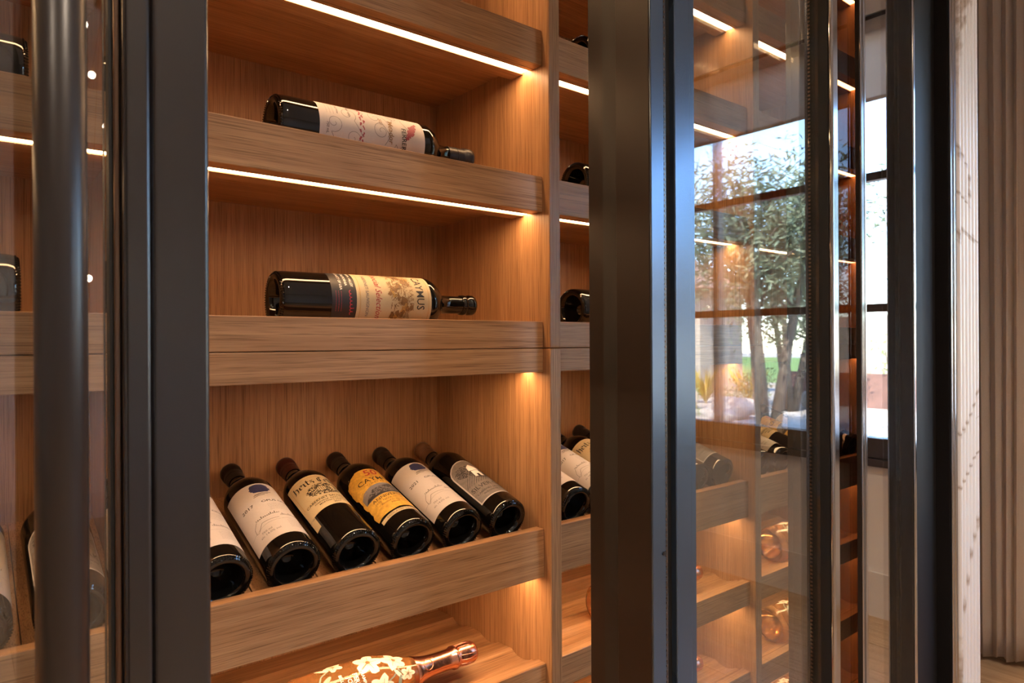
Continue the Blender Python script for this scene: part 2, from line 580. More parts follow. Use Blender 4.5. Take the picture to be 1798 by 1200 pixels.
cabs = []
for k, (xa, xb) in enumerate(BAY):
    where = BAYNAME[k]
    # upper unit
    u = tag(empty('wine_cabinet', ((xa + xb) / 2, YBK, H + SEAM)), 'upper oak wine cabinet with lit shallow shelves, ' + where, 'cabinet', 'upper oak wine cabinets')
    z0, z1 = H + SEAM + 0.0006, H + 1.30
    box('back_panel', xa + 0.0001, xb - 0.0001, YBK, YBK + 0.018, z0, z1, M_OAKZ, u)
    box('upright', xb, xb + DIV, YD, YBK + 0.018, z0, z1, M_OAKZ, u, 0.0012, 1)
    if k == 0:
        box('upright', xa - DIV, xa, YD, YBK + 0.018, z0, z1, M_OAKZ, u, 0.0012, 1)
    box('top_panel', xa, xb, YD + 0.002, YBK, z1 - 0.03, z1, M_OAKX, u)
    for zt in UP + [0.0341]:
        last = zt < 0.1
        zb = SEAM + 0.0006 if last else zt - 0.0605
        sh = box('shelf', xa + 0.0004, xb - 0.0004, YLIP + 0.0205, YBK - 0.0005, H + (zb + 0.0005 if last else zb + 0.018), H + zt - 0.0150, M_OAKX, u)
        box('shelf_lip', xa + 0.0004, xb - 0.0004, YLIP, YLIP + 0.020, H + zb, H + zt, M_OAKX, sh, 0.0012, 2)
        if not last:
            light_rail(sh, xa + 0.0004, xb - 0.0004, H + zb)
    # lower unit
    l = tag(empty('wine_cabinet', ((xa + xb) / 2, YBK, 0)), 'lower oak wine cabinet with slanted display rack and scalloped shelves, ' + where, 'cabinet', 'lower oak wine cabinets')
    z0, z1 = 0.10, H + SEAM - 0.0006
    box('back_panel', xa + 0.0001, xb - 0.0001, YBK, YBK + 0.018, z0, z1, M_OAKZ, l)
    box('upright', xb, xb + DIV, YD, YBK + 0.018, z0, z1, M_OAKZ, l, 0.0012, 1)
    if k == 0:
        box('upright', xa - DIV, xa, YD, YBK + 0.018, z0, z1, M_OAKZ, l, 0.0012, 1)
    box('plinth', xa if k else xa - DIV, xb + DIV - 0.0005, YD + 0.04, YBK + 0.018, 0.0, 0.0995, M_OAKX, l)
    tp = box('top_panel', xa + 0.0004, xb - 0.0004, YLIP + 0.0205, YBK - 0.0005, H - 0.0347, H + SEAM - 0.001, M_OAKX, l)
    box('top_rail', xa + 0.0004, xb - 0.0004, YLIP, YLIP + 0.020, H - 0.0527, H + SEAM - 0.0004, M_OAKX, tp, 0.0012, 2)
    light_rail(tp, xa + 0.0004, xb - 0.0004, H - 0.0527)
    # slanted display rack
    rk = box('rack_shelf', xa + 0.0004, xb - 0.0004, YLIP + 0.0205, YBK - 0.0005, H - 0.3865, H - 0.3745, M_OAKX, l)
    box('shelf_lip', xa + 0.0004, xb - 0.0004, YLIP, YLIP + 0.020, H - 0.404, H - 0.321, M_OAKX, rk, 0.0012, 2)
    light_rail(rk, xa + 0.0004, xb - 0.0004, H - 0.404)
    ta = math.tan(R_(17.6))
    ysl = YLIP + 0.0208
    zsl = H - 0.3735 + 0.012
    prism_x('slanted_board', [(ysl, zsl - 0.010), (YBK - 0.001, zsl - 0.010 + (YBK - 0.001 - ysl) * ta), (YBK - 0.001, zsl + (YBK - 0.001 - ysl) * ta), (ysl, zsl)], xa + 0.0006, xb - 0.0006, M_OAKY, rk)
    zs_ = lambda y: zsl + (y - ysl) * ta
    for j in range(7):
        xs = xb - 0.0565 + 0.0463 - j * 0.0926
        for dx in (-0.0098, 0.0098):
            w_ = 0.0092
            x_0, x_1 = max(xs + dx - w_, xa + 0.001), min(xs + dx + w_, xb - 0.001)
            if x_1 - x_0 > 0.004:
                hh = 0.012 if dx < 0 else 0.014
                prism_x('rack_slat', [(ysl + 0.001, zs_(ysl + 0.001) + 0.0002), (1.20, zs_(1.20) + 0.0002), (1.20, zs_(1.20) + hh), (ysl + 0.001, zs_(ysl + 0.001) + hh)], x_0, x_1, M_OAKY, rk)
    # scalloped cradle shelves
    for zt in LOW:
        sh = prism_x('cradle_shelf', cradle_profile(zt), xa + 0.0004, xb - 0.0004, M_OAKX, l)
        box('shelf_lip', xa + 0.0004, xb - 0.0004, 0.8765, 0.8970, H + zt - 0.0537, H + zt, M_OAKX, sh, 0.0012, 2)
        light_rail(sh, xa + 0.0004, xb - 0.0004, H + zt - 0.0537)
    box('bottom_panel', xa, xb, YLIP, YBK, 0.10, 0.12, M_OAKX, l)
    cabs.append((u, l))

# ------------------------------------------------------------------ printed labels, wrapped round the bottles
_tc = {}


def glyphs(s, bold=0.0):
    """mesh of a line of text, 1 unit high, centred"""
    key = (s, bold)
    if key not in _tc:
        cu = bpy.data.curves.new('t', 'FONT')
        cu.body = s
        cu.size = 1.0
        cu.align_x = 'CENTER'
        cu.resolution_u = 2
        cu.offset = bold
        o = bpy.data.objects.new('t', cu)
        COL.objects.link(o)
        me = bpy.data.meshes.new_from_object(o.evaluated_get(bpy.context.evaluated_depsgraph_get()))
        _tc[key] = ([v.co.xy[:] for v in me.vertices], [tuple(p.vertices) for p in me.polygons])
        bpy.data.objects.remove(o, do_unlink=True)
        bpy.data.curves.remove(cu)
        bpy.data.meshes.remove(me)
    return _tc[key]


class Print:
    """flat artwork in (u round the bottle, v along it), sorted by ink"""
    def __init__(self):
        self.ink = {}

    def add(self, mat, lift, vs, fs, name):
        V, Fc = self.ink.setdefault((mat.name, lift, name), ([], []))
        n = len(V)
        V += vs
        Fc += [tuple(i + n for i in f) for f in fs]

    def text(self, s, size, u, v, mat, bold=0.006, xs=1.0, shear=0.0, rot=0.0, lift=3):
        vs, fs = glyphs(s, bold)
        c, sn = math.cos(rot), math.sin(rot)
        out = []
        for a, b_ in vs:
            a, b_ = (a * xs + b_ * shear) * size, b_ * size
            out.append((u + a * c - b_ * sn, v + a * sn + b_ * c))
        self.add(mat, lift, out, fs, 'lettering')

    def poly(self, pts, mat, lift=2, name='emblem'):
        self.add(mat, lift, list(pts), [tuple(range(len(pts)))], name)

    def disc(self, u, v, ru, rv, mat, lift=2, n=14, rot=0.0, name='emblem', wob=0.0, seed=0):
        rg = random.Random(seed)
        pts = []
        for i in range(n):
            t = 2 * math.pi * i / n
            k = 1 + wob * (rg.random() - 0.5)
            a, b_ = ru * k * math.cos(t), rv * k * math.sin(t)
            pts.append((u + a * math.cos(rot) - b_ * math.sin(rot), v + a * math.sin(rot) + b_ * math.cos(rot)))
        self.poly(pts, mat, lift, name)

    def line(self, pts, wd, mat, lift=2, name='line_art', nib=None):
        for (a, b_), (c, d) in zip(pts, pts[1:]):
            L = math.hypot(c - a, d - b_) or 1e-6
            if nib is not None:
                nx_, ny_ = math.cos(nib) * wd / 2, math.sin(nib) * wd / 2
            else:
                nx_, ny_ = -(d - b_) / L * wd / 2, (c - a) / L * wd / 2
            q = [(a - nx_, b_ - ny_), (c - nx_, d - ny_), (c + nx_, d + ny_), (a + nx_, b_ + ny_)]
            area = sum(q[i][0] * q[(i + 1) % 4][1] - q[(i + 1) % 4][0] * q[i][1] for i in range(4))
            if abs(area) > 1e-12:
                self.poly(q if area > 0 else q[::-1], mat, lift, name)

    def rect(self, u0, u1, v0, v1, mat, lift=2, name='panel'):
        self.poly([(u0, v0), (u1, v0), (u1, v1), (u0, v1)], mat, lift, name)

    def scribble(self, u0, u1, v, h, wd, mat, seed, lift=3, n=46):
        rg = random.Random(seed)
        pts, amp, ph = [], h, 0.0
        m_ = n * 4
        for i in range(m_):
            t = i / (m_ - 1)
            if i % 13 == 0:
                amp = h * rg.choice((0.35, 0.45, 0.55, 1.0))
            ph += 0.42
            pts.append((u0 + (u1 - u0) * t + 0.0011 * math.cos(ph), v + amp * (0.5 + 0.5 * math.sin(ph)) + 0.3 * (u1 - u0) * 0.12 * t))
        self.line(pts, wd, mat, lift, 'signature')

    def fineprint(self, u0, u1, v0, v1, rows, mat, seed, lift=3):
        rg = random.Random(seed)
        for r in range(rows):
            v = v1 - (v1 - v0) * r / max(1, rows - 1)
            u = u0
            while u < u1:
                w_ = rg.uniform(0.001, 0.0035)
                self.rect(u, min(u + w_, u1), v - 0.00025, v + 0.00025, mat, lift, 'fine_print')
                u += w_ + 0.0006

    def build(self, R, parent, mw, base):
        """make the label sheet and lay its inks on it, everything bent to radius R"""
        def bend(vs, fs, lift, mat, name, par):
            bm = bmesh.new()
            bv = [bm.verts.new((a, b_, 0)) for a, b_ in vs]
            for f in fs:
                try:
                    bm.faces.new([bv[i] for i in f])
                except ValueError:
                    pass
            us = [a for a, _ in vs]
            step = R * 0.14
            kk = math.ceil(min(us) / step)
            wide = any(max(bv[i].co.x for i in f) - min(bv[i].co.x for i in f) > step for f in fs)
            if wide:
                bmesh.ops.triangulate(bm, faces=bm.faces[:])
                while kk * step < max(us):
                    bmesh.ops.bisect_plane(bm, geom=bm.verts[:] + bm.edges[:] + bm.faces[:], plane_co=(kk * step, 0, 0), plane_no=(1, 0, 0))
                    kk += 1
            rr = R + 0.00012 + 0.00012 * lift
            for v in bm.verts:
                a = v.co.x / R
                v.co = (rr * math.sin(a), -rr * math.cos(a), v.co.y)
            bmesh.ops.recalc_face_normals(bm, faces=bm.faces[:])
            for f in bm.faces:
                c = f.calc_center_median()
                if f.normal.x * c.x + f.normal.y * c.y < 0:
                    f.normal_flip()
            return from_bm(name, bm, mat, par, mw, smooth=(name == 'label'))
        sheets, mat0 = base
        lab = None
        for pts, m in sheets:
            o = bend(pts, [tuple(range(len(pts)))], 0, m or mat0, 'label', parent)
            lab = lab or o
        for (mn, lift, name), (vs, fs) in self.ink.items():
            tag(bend(vs, fs, lift, bpy.data.materials[mn], name, lab), kind='stuff')
        return lab


def R4(u0, u1, v0, v1, c=0.0):
    if not c:
        return [(u0, v0), (u1, v0), (u1, v1), (u0, v1)]
    pts = []
    for cu_, cv_, a0 in ((u1 - c, v0 + c, -90), (u1 - c, v1 - c, 0), (u0 + c, v1 - c, 90), (u0 + c, v0 + c, 180)):
        for i in range(4):
            a = R_(a0 + 30 * i)
            pts.append((cu_ + c * math.cos(a), cv_ + c * math.sin(a)))
    return pts


BLK = {'H': [[(0, .95), (.12, 1), (.12, .1), (.02, -.1)], [(.12, .6), (.35, .68), (.52, .55), (.52, .05), (.42, -.15)]],
       'e': [[(.1, .35), (.42, .45), (.4, .6), (.25, .68), (.08, .52), (.08, .12), (.22, 0), (.42, .12)]],
       'i': [[(.05, .62), (.15, .55), (.15, .08), (.26, 0)], [(.12, .85), (.18, .9)]],
       't': [[(.15, .95), (.15, .1), (.28, 0), (.36, .08)], [(.0, .64), (.34, .66)]],
       'z': [[(.02, .62), (.36, .62), (.05, .34), (.34, .3), (.36, .0), (.1, -.2)]],
       'C': [[(.55, .85), (.3, 1), (.08, .75), (.08, .2), (.28, 0), (.55, .14)], [(.3, .95), (.3, .08)]],
       'l': [[(.1, 1), (.1, .1), (.22, 0)]],
       'a': [[(.1, .6), (.3, .66), (.32, .1), (.42, 0)], [(.32, .4), (.1, .3), (.08, .08), (.22, 0), (.32, .12)]],
       'r': [[(.04, .6), (.13, .6), (.13, .0)], [(.13, .52), (.3, .66), (.38, .56)]]}
ADV = {'H': .70, 'e': .52, 'i': .36, 't': .44, 'z': .50, 'C': .70, 'l': .34, 'a': .52, 'r': .48, ' ': .35}


def blackletter(P, s, size, u, v, mat):
    x_ = u - sum(ADV[c] for c in s) * size / 2
    for c in s:
        for st in BLK.get(c, []):
            P.line([(x_ + a * size, v + b_ * size) for a, b_ in st], size * 0.17, mat, 3, 'lettering', nib=R_(35))
        x_ += ADV[c] * size


def engraving(P, u, v, w_, h, n, mat, seed, lift=3, blob=True):
    """dense little pen strokes, as in an etched picture"""
    rg = random.Random(seed)
    for i in range(n):
        a = rg.uniform(-1, 1)
        b_ = rg.uniform(-1, 1)
        if blob and a * a + b_ * b_ > 1:
            continue
        l_ = rg.uniform(0.06, 0.2) * w_
        t = rg.uniform(0, math.pi)
        P.line([(u + a * w_, v + b_ * h), (u + a * w_ + l_ * math.cos(t), v + b_ * h + l_ * 0.6 * math.sin(t))], rg.uniform(0.0004, 0.0012), mat, lift, 'line_art')


# ------------------------------------------------------------------ bottles
def bottle_profile(L, R, body, rn, punt=0.040, sh=None):
    """still wine bottle: body = height of the straight part"""
    p = [(0, punt), (R * 0.22, punt * 0.97), (R * 0.40, punt * 0.85), (R * 0.52, punt * 0.60), (R * 0.60, punt * 0.30), (R * 0.655, 0.0035), (R * 0.73, 0.001), (R * 0.80, 0.0), (R * 0.88, 0.0008), (R * 0.94, 0.0028), (R * 0.98, 0.0065), (R, 0.012)]
    p += [(R, body * t) for t in (0.15, 0.3, 0.5, 0.7, 0.9, 1.0)]
    nb = body + (sh or 0.155 * L)
    for i in range(1, 13):
        t = i / 12
        # a round shoulder, then a short flare into the neck
        ang = t * math.pi / 2
        r = rn + 0.0005 + (R - rn) * (math.cos(ang) ** 0.85 if t < 1 else 0)
        z = body + (nb - body) * (0.62 * math.sin(ang) + 0.38 * t ** 2.2)
        p.append((r, z))
    p += [(rn, nb + (L - nb) * 0.3), (rn * 0.97, L - 0.02), (rn * 0.97, L - 0.014), (rn * 1.12, L - 0.012), (rn * 1.14, L - 0.003), (rn * 1.05, L), (0, L)]
    return p, nb


def capsule(L, nb, rn, mat, t, mw, frac=0.28):
    z0 = nb + (L - nb) * frac
    r = rn + 0.0009
    pr = [(r, z0), (r, L - 0.019), (r * 0.985, L - 0.0150), (r * 1.12, L - 0.0135), (r * 1.14, L - 0.003), (r * 1.06, L + 0.0012), (0, L + 0.0014)]
    c = lathe('capsule', pr, mat, t, mw, 40)
    lathe('capsule_band', [(r + 0.0004, z0 + 0.016), (r + 0.0008, z0 + 0.0165), (r + 0.0008, z0 + 0.0175), (r + 0.0004, z0 + 0.018)], mat, c, mw, 40)


def knurl(R, t, mw, n=64):
    bm = bmesh.new()
    for i in range(n):
        a = 2 * math.pi * i / n
        for rr, zz in ((R * 0.905, 0.0012), (R * 0.955, 0.0036)):
            c = Vector((rr * math.cos(a), rr * math.sin(a), zz))
            m_ = Matrix.Translation(c) @ Matrix.Rotation(a, 4, 'Z') @ Matrix.Rotation(R_(-40), 4, 'Y')
            bmesh.ops.create_cube(bm, size=1.0, matrix=m_ @ Matrix.Diagonal((0.0022, 0.0013, 0.0014, 1)))
    o = from_bm('base_knurling', bm, M_BOTTLE, t, mw)
    tag(o, kind='stuff')


def still_bottle(kind, mw, L=0.294, R=0.0382, body=None, rn=0.0140, sh=None):
    t = empty('wine_bottle', None, mw)
    body = body or L * 0.635
    pr, nb = bottle_profile(L, R, body, rn, sh=sh)
    lathe('bottle_body', pr, M_BOTTLE, t, mw)
    knurl(R, t, mw)
    P = Print()
    cap = M_CAPBLK
    if kind.startswith('opus'):
        cap = M_CAPBLK
        base = ([(R4(-0.056, 0.056, 0.030, 0.176), None)], M_PAPER)
        # a two-faced bust over sweeping lines
        P.poly([(a * 1.22, 0.148 + (b_ - 0.148) * 1.12) for a, b_ in [(-0.013, 0.1575), (-0.0115, 0.1555), (-0.0120, 0.1535), (-0.0100, 0.1525), (-0.0090, 0.1495), (0.0000, 0.1480), (0.0085, 0.1495), (0.0100, 0.1530), (0.0125, 0.1540), (0.0115, 0.1560), (0.0130, 0.1585), (0.0112, 0.1600), (0.0110, 0.1650), (0.006, 0.1690), (-0.002, 0.1700), (-0.009, 0.1680), (-0.0112, 0.1640), (-0.0112, 0.1600)]], I_BLUE)
        for dv, a, b_ in ((0.1455, -0.012, 0.013), (0.1430, -0.014, 0.008), (0.1395, -0.015, 0.002)):
            P.line([(a, dv - 0.002), ((a + b_) / 2, dv + 0.0002), (b_, dv + 0.0002)], 0.0009, I_BLACK)
        P.text('2017' if kind == 'opus17' else '2021', 0.0095, -0.031, 0.1175, I_BLACK, xs=1.05)
        P.text('OPUS ONE', 0.0075, 0.012, 0.1190, I_BLACK, xs=1.15)
        P.fineprint(-0.004, 0.030, 0.096, 0.111, 5, I_GREY, 3)
        P.scribble(-0.030, 0.004, 0.083, 0.0055, 0.0005, I_BLACK, 5)
        P.scribble(0.004, 0.034, 0.077, 0.0045, 0.0005, I_BLACK, 6)
        P.line([(-0.030, 0.083), (-0.037, 0.072), (-0.038, 0.062), (-0.034, 0.060), (-0.024, 0.074), (0.0, 0.072)], 0.0005, I_BLACK, 3, 'signature')
        P.line([(-0.050, 0.060), (-0.02, 0.0675), (0.02, 0.068), (0.050, 0.064)], 0.0004, I_GREY, 2)
        P.text('750 ml', 0.0058, -0.024, 0.0520, I_GREY)
        P.text('alc 14.0% vol', 0.0058, -0.021, 0.0450, I_GREY)
        P.fineprint(0.008, 0.034, 0.044, 0.062, 6, I_GREY, 4)
    elif kind == 'engraved':
        cap = M_CAPRED
        base = ([(R4(-0.052, 0.052, 0.084, 0.180), None), (R4(-0.052, -0.040, 0.058, 0.0838), None)], M_CREAM)
        P.line([(-0.046, 0.112), (-0.046, 0.174), (0.046, 0.174), (0.046, 0.112), (-0.046, 0.112)], 0.0007, I_GOLD)
        blackletter(P, 'Heitz Cellar', 0.0145, 0.0, 0.155, I_BLACK)
        engraving(P, 0.0, 0.133, 0.026, 0.0165, 620, I_BLACK, 11)
        P.disc(-0.004, 0.1345, 0.0085, 0.0065, M_CREAM, 4, wob=0.3, seed=3)
        for i in range(5):
            P.line([(-0.0105 + i * 0.0032, 0.129), (-0.0105 + i * 0.0032, 0.1400)], 0.0006, I_BLACK, 5)
        P.disc(0.0145, 0.136, 0.003, 0.008, M_CREAM, 4, wob=0.4, seed=4)
        P.text('CABERNET SAUVIGNON', 0.0072, 0, 0.1060, I_BLACK, 0.005, 1.05)
        P.text('OAKVILLE  NAPA VALLEY', 0.0046, 0, 0.1002, I_BLACK, 0.008, 1.1)
        P.text("MARTHA'S VINEYARD", 0.0046, 0.002, 0.0947, I_BLACK, 0.008, 1.1)
        P.text('2017', 0.0060, 0.004, 0.0880, I_BLACK)
        P.text('EST. 1961', 0.0036, -0.0462, 0.0800, I_GREY)
    elif kind == 'gold':
        cap = M_CAPBLK
        rg = random.Random(9)
        out = []
        for a, b_, n in (((-0.047, 0.047), (0.047, 0.047), 9), ((0.047, 0.047), (0.050, 0.160), 16), ((0.050, 0.160), (0.020, 0.176), 7), ((0.020, 0.176), (-0.020, 0.176), 6), ((-0.020, 0.176), (-0.050, 0.158), 7), ((-0.050, 0.158), (-0.047, 0.047), 16)):
            for i in range(n):
                t_ = i / n
                j = 0.0 if b_[1] > 0.17 and a[1] > 0.17 else 0.0022
                out.append((a[0] + (b_[0] - a[0]) * t_ + rg.uniform(-j, j), a[1] + (b_[1] - a[1]) * t_ + rg.uniform(-j, j) * 0.6))
        base = ([(out, None), (R4(-0.044, 0.044, 0.0345, 0.0425), M_CREAM)], M_GOLD)
        engraving(P, -0.034, 0.140, 0.013, 0.030, 150, I_GOLD, 21, 2)
        engraving(P, 0.034, 0.140, 0.013, 0.030, 150, I_GOLD, 22, 2)
        P.text('50', 0.0250, 0.0, 0.1540, I_RED, 0.006, 1.0, 0.1)
        P.text('CAYMUS', 0.0158, 0, 0.1355, I_BLACK, 0.003, 1.05)
        P.text('V I N E Y A R D S', 0.0058, 0, 0.1275, I_BROWN)
        P.poly([(-0.043, 0.092), (0.043, 0.092), (0.043, 0.108), (0.034, 0.118), (0.018, 0.123), (0, 0.1245), (-0.018, 0.123), (-0.034, 0.118), (-0.043, 0.108)], I_GREY, 2)
        P.poly([(-0.041, 0.093), (0.041, 0.093), (0.036, 0.104), (0.026, 0.111), (0.014, 0.119), (0.002, 0.116), (-0.010, 0.110), (-0.020, 0.113), (-0.032, 0.104)], I_BLACK, 3)
        engraving(P, 0, 0.104, 0.036, 0.009, 260, I_GREY, 23, 4)
        P.text('ANNIVERSARY', 0.0102, 0, 0.0818, I_BLACK, 0.005)
        P.text('1972  NAPA VALLEY  2022', 0.0058, 0, 0.0745, I_BROWN, 0.012)
        P.text('Bottled to commemorate', 0.0056, 0.004, 0.0672, I_BROWN, 0.012, 1, 0.2)
        P.text('Fiftieth Vintage', 0.0056, 0.006, 0.0607, I_BROWN, 0.012, 1, 0.2)
        P.text('DEDICATED TO CHARLES', 0.0055, 0, 0.0366, I_BROWN, 0.012)
    elif kind == 'arch':
        cap = M_CAPBRZ
        def arch(hw, v0, v1):
            pts = [(-hw, v0), (hw, v0)]
            for i in range(13):
                a = math.pi * i / 12
                pts.append((hw * math.cos(a), v1 - hw * 0.8 + hw * 0.8 * math.sin(a)))
            return pts
        base = ([(arch(0.042, 0.036, 0.160), None)], M_PAPER)
        P.poly(arch(0.0395, 0.0385, 0.1575), M_GREYP, 1, 'panel')
        engraving(P, -0.012, 0.122, 0.022, 0.017, 520, I_BLACK, 31)
        engraving(P, 0.012, 0.105, 0.024, 0.014, 380, I_BLACK, 32)
        # white water tower
        P.poly([(-0.008, 0.098), (0.010, 0.098), (0.0085, 0.118), (-0.0065, 0.118)], I_WHITE, 5)
        P.poly([(-0.0095, 0.119), (0.0115, 0.119), (0.0095, 0.132), (0.001, 0.140), (-0.0075, 0.132)], I_WHITE, 5)
        P.rect(-0.002, 0.003, 0.098, 0.106, I_BLACK, 6, 'emblem')
        P.line([(-0.010, 0.1185), (0.012, 0.1185)], 0.001, I_BLACK, 6)
        for i in range(9):
            P.line([(-0.038 + i * 0.005, 0.082), (-0.022 + i * 0.005, 0.104)], 0.0008, I_BLACK, 2)
        P.rect(-0.0395, 0.0395, 0.0385, 0.080, M_GREYP, 4, 'panel')
        P.text('SILVER OAK', 0.0140, 0, 0.0655, I_BLACK, 0.004, 0.98, lift=5)
        P.text('CABERNET SAUVIGNON', 0.0062, 0, 0.0540, I_BLACK, 0.006, lift=5)
        P.text('ALEXANDER VALLEY', 0.0052, 0, 0.0470, I_BLACK, 0.006, lift=5)
    elif kind == 'floral':      # lying bottle, white label with a red vine band
        cap = M_CAPBLK
        base = ([(R4(-0.062, 0.062, 0.056, 0.226), None)], M_PAPER)
        rg = random.Random(4)
        for i in range(58):
            u_ = -0.060 + i * 0.0021
            P.disc(u_, 0.121 + 0.0025 * math.sin(i * 1.3) + rg.uniform(-0.0018, 0.0018), rg.uniform(0.0012, 0.0023), rg.uniform(0.001, 0.0019), I_WINE, 3, 7, wob=0.5, seed=i)
        for i in range(9):
            u_, v_ = rg.uniform(-0.05, 0.045), rg.choice([rg.uniform(0.066, 0.11), rg.uniform(0.14, 0.20)])
            pts = []
            for j in range(22):
                a = j * 0.42 + i
                r_ = 0.014 * (1 - j / 24)
                pts.append((u_ + r_ * math.cos(a), v_ + r_ * math.sin(a)))
            P.line(pts, 0.0007, I_GREY, 2)
            P.line([pts[0], (pts[0][0] + 0.02, pts[0][1] + 0.012), (pts[0][0] + 0.034, pts[0][1] + 0.004)], 0.0008, I_GREY, 2)
        for i in range(20):
            r_ = i // 4
            P.disc(-0.020 + (i % 4) * 0.0062 + 0.0022 * r_ + rg.uniform(-.001, .001), 0.2120 - r_ * 0.0030 - (i % 4) * 0.0022, 0.0032, 0.0024, I_WINE, 3, 7, wob=0.6, seed=60 + i)
        P.text('FERRER', 0.0105, 0.008, 0.1860, I_BLACK, 0.012, 1.0)
        P.text('Meador', 0.0120, 0.0, 0.1640, I_BROWN, 0.006, 1.0, 0.15)
        P.text('2021', 0.0066, -0.014, 0.1500, I_BROWN)
        P.text('Napa Valley', 0.0046, -0.022, 0.1010, I_BLACK)
        P.text('Red Wine', 0.0046, -0.022, 0.0830, I_BLACK)
        P.text('750 mL', 0.0055, 0.012, 0.0660, I_BLACK)
        P.fineprint(-0.045, -0.010, 0.068, 0.078, 3, I_GREY, 8)
    elif kind == 'sepia':       # lying bottle, cream label with vine leaves and a dark band
        cap = None
        base = ([(R4(-0.064, 0.064, 0.1095, 0.2335, 0.0), None), (R4(-0.064, 0.064, 0.072, 0.1090), M_GREYP2)], M_CREAM)
        for v_ in (0.1150, 0.2285):
            P.line([(-0.063, v_), (0.063, v_)], 0.0008, I_GOLD)
        rg = random.Random(8)
        for i in range(44):
            u_ = -0.050 + i * 0.0023
            v_ = 0.181 - 0.014 * math.sin(i * 0.33) + rg.uniform(-0.007, 0.007)
            P.disc(u_, v_, rg.uniform(0.0030, 0.0060), rg.uniform(0.0025, 0.0050), rg.choice([I_BROWN, I_GOLD, I_BROWN]), 2 + i % 2, 9, wob=0.7, seed=i)
        engraving(P, 0.0, 0.180, 0.05, 0.016, 260, I_BROWN, 41, 4, False)
        P.text('CAYMUS', 0.0185, 0, 0.2080, I_BLACK, 0.003, 0.86)
        P.text('V I N E Y A R D S', 0.0088, 0.002, 0.1965, I_BROWN, 0.006, 0.95)
        P.text('2019', 0.0064, -0.008, 0.1615, I_BROWN)
        P.text('Special Selection', 0.0140, 0.004, 0.1400, I_RED, 0.0, 0.9, 0.35)
        P.text('CABERNET SAUVIGNON', 0.0068, 0.006, 0.1240, I_GREY, 0.006)
        for i, s in enumerate(('NAPA VALLEY', 'CALIFORNIA', 'PRODUCT OF USA')):
            P.text(s, 0.0054, -0.018, 0.1015 - i * 0.0085, I_WHITE, 0.006)
        P.scribble(0.004, 0.040, 0.098, 0.0065, 0.0011, I_RED2, 14, 3, 26)
        P.fineprint(0.006, 0.036, 0.078, 0.086, 3, I_RED2, 15)
    if cap is not None:
        capsule(L, nb, rn, cap, t, mw, 0.30)
    else:
        lathe('lip_ring', [(rn * 0.97, L - 0.026), (rn * 1.10, L - 0.0255), (rn * 1.14, L - 0.020), (rn * 1.10, L - 0.0165), (rn * 0.97, L - 0.016)], M_BOTTLE, t, mw, 40)
    if kind != 'bare':
        P.build(R, t, mw, base)
    return t


M_GREYP2 = plain('charcoal_label_band', (0.020, 0.016, 0.016), 0.5)
I_RED2 = plain('bright_red_ink', (0.45, 0.03, 0.05), 0.6)


def frame(origin, zax, front):
    """bottle pose: its axis along zax, its label towards front"""
    z = Vector(zax).normalized()
    yv = -(Vector(front) - z * Vector(front).dot(z)).normalized()
    xv = yv.cross(z)
    m = Matrix((xv, yv, z)).transposed().to_4x4()
    m.translation = origin
    return m


TILT = R_(17.6)
KINDS = ['opus17', 'opus17', 'engraved', 'gold', 'opus21', 'arch']
proto = {}
LOOK = {'opus17': 'wine bottle, white label dated 2017', 'opus21': 'wine bottle, white label dated 2021',
        'engraved': 'wine bottle, cream etched label, oxblood capsule',
        'gold': 'wine bottle, ragged gold label', 'arch': 'wine bottle, grey arched label, bronze capsule'}
PLACE = ['rack behind pull handle', 'rack in open doorway', 'rack beside stacked door edges', 'rack behind sliding pane']


def rack_pose(k, j):
    x = BAY[k][1] - 0.0565 - (5 - j) * 0.0926
    rr = 0.0382
    # rests on the two slats either side of its groove
    return frame((x, 0.907, H - 0.3050), (0, math.cos(TILT), math.sin(TILT)), (0, -math.sin(TILT), math.cos(TILT)))


for k in (1, 0, 2, 3):
    for j, kd in enumerate(KINDS):
        if k == 0 and j < 4:
            continue
        mw = rack_pose(k, j)
        if kd not in proto:
            o = proto[kd] = still_bottle(kd, mw)
        else:
            o = clone(proto[kd], mw)
        lb = LOOK[kd] + (', next to upright' if j == 0 else ', next to etched label' if j == 1 else '') + ', ' + PLACE[k]
        tag(o, lb, 'bottle', 'bottles leaning base forward on the slanted racks')

# bottles lying along the upper shelves
def lying(kind, xb_, yb_, zt, beta, dyaw=0.0, L=0.335, R=0.0410, body=None, rn=0.0148):
    z = H + zt - 0.0150 + R + 0.0012
    ax = Vector((math.cos(dyaw), math.sin(dyaw), 0.0))
    front = Vector((0, -math.cos(beta), math.sin(beta)))
    return still_bottle(kind, frame((xb_, yb_, z), ax, front), L, R, body or L * 0.70, rn, 0.034)


